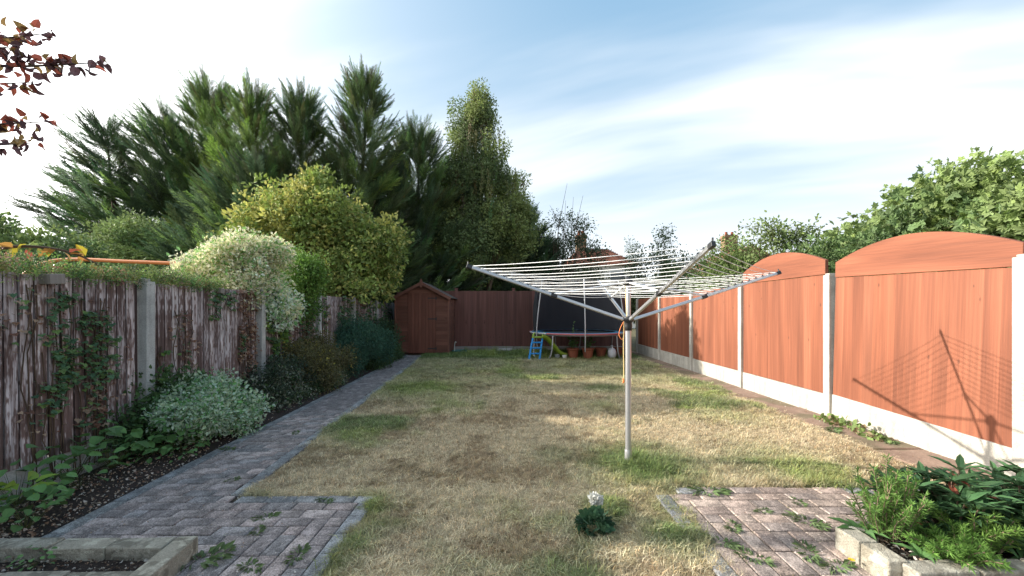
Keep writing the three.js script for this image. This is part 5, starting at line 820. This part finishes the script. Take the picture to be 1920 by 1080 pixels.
{
  const r = rng(950), near = [], far = [], tall = [];
  const put = (list, x, d, sz) => {
    const g = greenness(x, d), n2 = fbm(x * 3.1 + 60, d * 3.1, 3), straw = r() < sstep(0.46, 0.66, n2) * 0.7 ? [0.44, 0.345, 0.23] : r() < 0.28 ? [0.76, 0.67, 0.49] : [0.61, 0.51, 0.365];
    const gr = r() < sstep(0.42, 0.62, fbm(x * 1.7 + 31, d * 1.7 + 8, 3)) ? [0.27, 0.34, 0.10] : [0.155, 0.225, 0.068];
    const c = mix3(straw, gr, clamp(g * 1.15 + (r() - 0.5) * 0.45)), k = 0.55 + 0.75 * r();
    const sz2 = sz * (0.7 + 0.6 * r()) * (0.75 + 0.6 * g) * (n2 > 0.62 ? 0.65 : 1);
    list.push({ m: new THREE.Matrix4().compose(V(x, 0.0, -d), Q.clone().setFromAxisAngle(V(0, 1, 0), r() * 6.28), V(sz2, sz2 * (0.8 + 0.4 * r()), sz2)), c: c.map(v => v * k) });
  };
  const fill = (x0, x1, d0, d1, per, list, sz) => { const n = Math.round((x1 - x0) * (d1 - d0) * per); for (let i = 0; i < n; i++) { const x = mix(x0, x1, r()), d = mix(d0, d1, r()); if (inLawn(x + (r() - 0.5) * 0.06, d + (r() - 0.5) * 0.05)) put(list, x, d, sz); } };
  fill(-1.0, 1.2, 1.5, 3.0, 5200, near, 0.95); fill(-2.1, 3.4, 2.85, 4.6, 3600, near, 1.0); fill(-2.3, 3.5, 4.6, 6.6, 2200, near, 1.15); fill(-2.5, 3.5, 6.6, 9.5, 1150, far, 1.0); fill(-2.6, 3.5, 9.5, 13.3, 900, far, 1.25);
  for (let i = 0; i < 420; i++) { const a = r() * 6.28, s = 0.62 * Math.pow(r(), 0.8); const x = 1.08 + Math.cos(a) * s * 1.15, d = 3.45 + Math.sin(a) * s * 0.75; if (inLawn(x, d)) put(tall, x, d, 0.25 + 0.45 * r() * r()); }
  for (let i = 0; i < 420; i++) { const e = r(), x = e < 0.7 ? 0.98 + 0.16 * r() * r() + 0.05 * noise(i * 0.2, 3) : -0.94 + 0.08 * r(), d = 1.9 + 1.05 * r(); put(tall, x, d, 0.22 + 0.2 * r()); }
  for (let i = 0; i < 420; i++) { const x = -1.6 + 4.8 * r(), d = 11.2 + 2.2 * r(); put(tall, x, d, 0.85); }
  for (let i = 0; i < 300; i++) { const x = 1.2 + 2.1 * r(); put(tall, x, 3.04 + 0.10 * r(), 0.45); }
  for (let i = 0; i < 1100; i++) { const d = 2.95 + 8.6 * r() * r(), x = pathEdge(d) + 0.05 - 0.15 * r() * noise(d * 3.1, 7); put(d < 6 ? near : far, x, d, d < 6 ? 1.1 : 0.9); }
  for (let i = 0; i < 500; i++) put(near, mix(-1.85, -0.95, r()), 2.90 + 0.06 * r() - 0.05 * r() * noise(i, 2), 1.0);
  for (let i = 0; i < 500; i++) { const d = 3.1 + 9.5 * r() * r(); put(d < 6 ? near : far, 3.33 + 0.012 * (d - 3) + 0.14 * r() * noise(d * 2.7, 5), d, 1); }
  const t = new THREE.Group(); t.name = 'grass'; scene.add(t); tag(t, 'short parched grass blades covering the lawn', 'grass', null, 'stuff');
  scatter(t, 'blades', SHORT, GRASS, near); scatter(t, 'far_blades', FARTUFT, GRASS, far); scatter(t, 'tall_blades', TALL, GRASS, tall);
}
// weeds in the brick joints: single tufts
{
  const kinds = [0, 1].map(k => { const r = rng(970 + k), L = new Leaves(); for (let i = 0; i < 70; i++) { const a = r() * 6.28, s = 0.045 * Math.sqrt(r()), kk = 0.6 + 0.8 * r(); L.add(NARROW, pose(V(Math.cos(a) * s * 1.6, 0.004 + 0.006 * r(), Math.sin(a) * s * 0.7), V(Math.cos(a) + r() - 0.5, 0.5 * r(), Math.sin(a) + r() - 0.5), r(), 0.022 + 0.018 * r()), [0.115 * kk, 0.175 * kk, 0.06 * kk]); } return L.geo(); });
  const where = [[1.38, 2.93, 1.6, 'at the grassy back edge of the sunny patio'], [1.30, 2.46, 0.9, 'in the middle joints of the sunny patio'], [1.78, 2.52, 1.35, 'beside the block bed in the sunny patio, largest of its row'], [1.60, 2.66, 0.7, 'in a back joint of the sunny patio'], [1.55, 2.20, 1.2, 'low on the sunny patio towards the block bed'], [1.24, 2.16, 1.1, 'low on the sunny patio near its grassy edge'], [1.62, 2.08, 1.1, 'beside the yellow flower on the sunny patio'], [1.90, 2.78, 0.8, 'at the back joint nearest the rosemary'], [1.15, 2.30, 1.1, 'spilling from the lawn edge onto the sunny patio'], [-1.58, 2.13, 1.9, 'large, beside the block corner of the empty bed'], [-1.12, 2.18, 1.0, 'in the shaded patio near the lawn edge'], [-1.30, 2.08, 0.9, 'low in the shaded patio'], [-1.52, 2.58, 0.9, 'in the middle of the shaded patio'], [-1.47, 2.42, 0.7, 'small, in the shaded patio middle'], [-1.25, 2.80, 0.8, 'in the back joint of the shaded patio'], [-2.1, 3.15, 0.7, 'on the brick path near its turn'], [-2.25, 4.35, 0.8, 'on the brick path beside the lawn'], [-2.62, 3.85, 0.9, 'on the brick path beside the soil'], [3.42, 4.45, 1.5, 'at the foot of the painted fence by the second post'], [3.62, 4.05, 1.3, 'under the nearest painted panel']];
  where.forEach(([x, d, s, w], i) => { const m = part(scene, numbered('joint_weed'), kinds[i % 2], LEAF); m.position.set(x, 0.02, -d); m.rotation.y = i * 1.1; m.scale.setScalar(s); tag(m, `small green weed tuft ${w}`, 'weed', 'weeds in the paving joints'); });
  const y = thing('yellow_flower', 'small yellow flower in a joint of the sunny patio', 'flower', [1.68, 0.02, -2.07]), r = rng(977), F = new Leaves(); for (let i = 0; i < 26; i++) { const a = i * 2.4; F.add(NARROW, pose(V(0, 0.045, 0), V(Math.cos(a), 0.35, Math.sin(a)), 0, 0.016), [0.75, 0.48, 0.02]); } part(y, 'flower_head', F.geo(), leafMat(0.3), true); part(y, 'stem', tube([V(0, 0, 0), V(0, 0.045, 0)], 0.002, 5), std([0.1, 0.16, 0.05], 0.8));
  // rampant weeds at the painted fence
  const g = thing('fence_weeds', 'trailing pale green weed sprawling at the foot of the painted fence', 'weed', [3.6, 0, -4.5], 0), L = new Leaves(); for (let i = 0; i < 190; i++) { const t = r() * 2 - 1, p = V(0.16 * (r() - 0.3) - 0.02 * t, 0.02 + 0.10 * r() * (1 - t * t), t * 0.48); const k = 0.7 + 0.6 * r(); L.add(ROUND, pose(p, unit(r).add(V(-0.3, 0.3, 0)), r() * 6, 0.04 + 0.02 * r()), r() < 0.25 ? [0.30 * k, 0.22 * k, 0.13 * k] : [0.19 * k, 0.27 * k, 0.08 * k]); } part(g, 'foliage', L.geo(), LEAF, true);
}
// moss and seedlings in the joints
{
  const r = rng(991), spots = [], g = tuft(992, 9, 0.012, 0.012, 0.0016, 0.6, 1.3);
  const put = (x, d) => { const s = 0.6 + 1.1 * r() * r(), k = 0.6 + 0.7 * r(); spots.push({ m: new THREE.Matrix4().compose(V(x, 0.016, -d), Q.clone().setFromAxisAngle(V(0, 1, 0), r() * 6), V(s, s, s)), c: r() < 0.4 ? [0.20 * k, 0.17 * k, 0.10 * k] : [0.13 * k, 0.17 * k, 0.06 * k] }); };
  for (let i = 0; i < 2600; i++) { const j = Math.floor(r() * 34), d = 2.78 + 0.1 * (j - 14), x = d < 2.8 ? mix(-2.55, -0.95, r()) : mix(bedEdge(d) + 0.05, pathEdge(d) - 0.05, r()); if (d > 1.8 && noise(x * 5, d * 5) > 0.52) put(x, d + (r() - 0.5) * 0.012); }
  for (let i = 0; i < 1500; i++) { const d = 2.92 - 0.1 * Math.floor(r() * 11), x = mix(1.1, 2.9, r()); if (noise(x * 5 + 9, d * 5) > 0.52) put(x, d + (r() - 0.5) * 0.012); }
  const t = new THREE.Group(); t.name = 'joint_moss'; scene.add(t); tag(t, 'moss and tiny seedlings growing in the paving joints', 'moss', null, 'stuff'); scatter(t, 'moss', [g], GRASS, spots);
}
// scattered litter on the soil, and crumbs on the paving
{
  const r = rng(981), chip = leafShape(1, 0.6, 0.3, 0.2), gL = new Leaves(); gL.add(chip, new THREE.Matrix4(), [1, 1, 1]); const geo = gL.geo();
  const spots = []; const add = (x, y, d, s, c) => spots.push({ m: pose(V(x, y, -d), unit(r).multiply(V(1, 0.3, 1)), r() * 6, V(s * (0.5 + r()), s, s)), c });
  const cols = [[0.42, 0.36, 0.30], [0.28, 0.18, 0.12], [0.52, 0.47, 0.42], [0.14, 0.09, 0.07], [0.33, 0.26, 0.19]];
  for (let i = 0; i < 2600; i++) { const d = 2.0 + 4.5 * r() * r() + 0.2, t = r(), x = mix(fenceX(d) + 0.05, bedEdge(d) - 0.02, t); add(x, 0.012 + Math.sin(t * Math.PI) * 0.045, d, 0.012 + 0.022 * r() * r(), cols[Math.floor(r() * 5)]); }
  for (let i = 0; i < 700; i++) add(mix(-3.1, -1.75, r()), 0.055, mix(1.9, 2.1, r()), 0.010 + 0.018 * r() * r(), cols[Math.floor(r() * 5)].map(c => c * 0.9));
  for (let i = 0; i < 420; i++) { const d = 2 + 5 * r() * r(), x = d < 2.8 ? mix(-2.6, -0.95, r()) : mix(bedEdge(d), pathEdge(d), r()); add(x, 0.030, d, 0.006 + 0.010 * r() * r(), r() < 0.3 ? [0.55, 0.52, 0.48] : cols[Math.floor(r() * 5)]); }
  for (let i = 0; i < 260; i++) add(mix(1.1, 3.2, r()), 0.030, mix(2, 3, r()), 0.005 + 0.010 * r() * r(), cols[Math.floor(r() * 5)]);
  for (let i = 0; i < 500; i++) add(mix(3.3, 3.8, r()), 0.030, 3 + 8 * r(), 0.008 + 0.016 * r() * r(), cols[Math.floor(r() * 5)]);
  for (let i = 0; i < 260; i++) add(mix(1.85, 2.2, r()), 0.10, mix(2.0, 2.4, r()), 0.012 + 0.02 * r(), cols[Math.floor(r() * 5)]);
  const t = new THREE.Group(); t.name = 'leaf_litter'; scene.add(t); tag(t, 'dry leaf litter and wood chips strewn on soil and paving', 'litter', null, 'stuff'); scatter(t, 'chips', [geo], leafMat(0.1), spots);
}

shade(scene);
renderer.render(scene, camera);
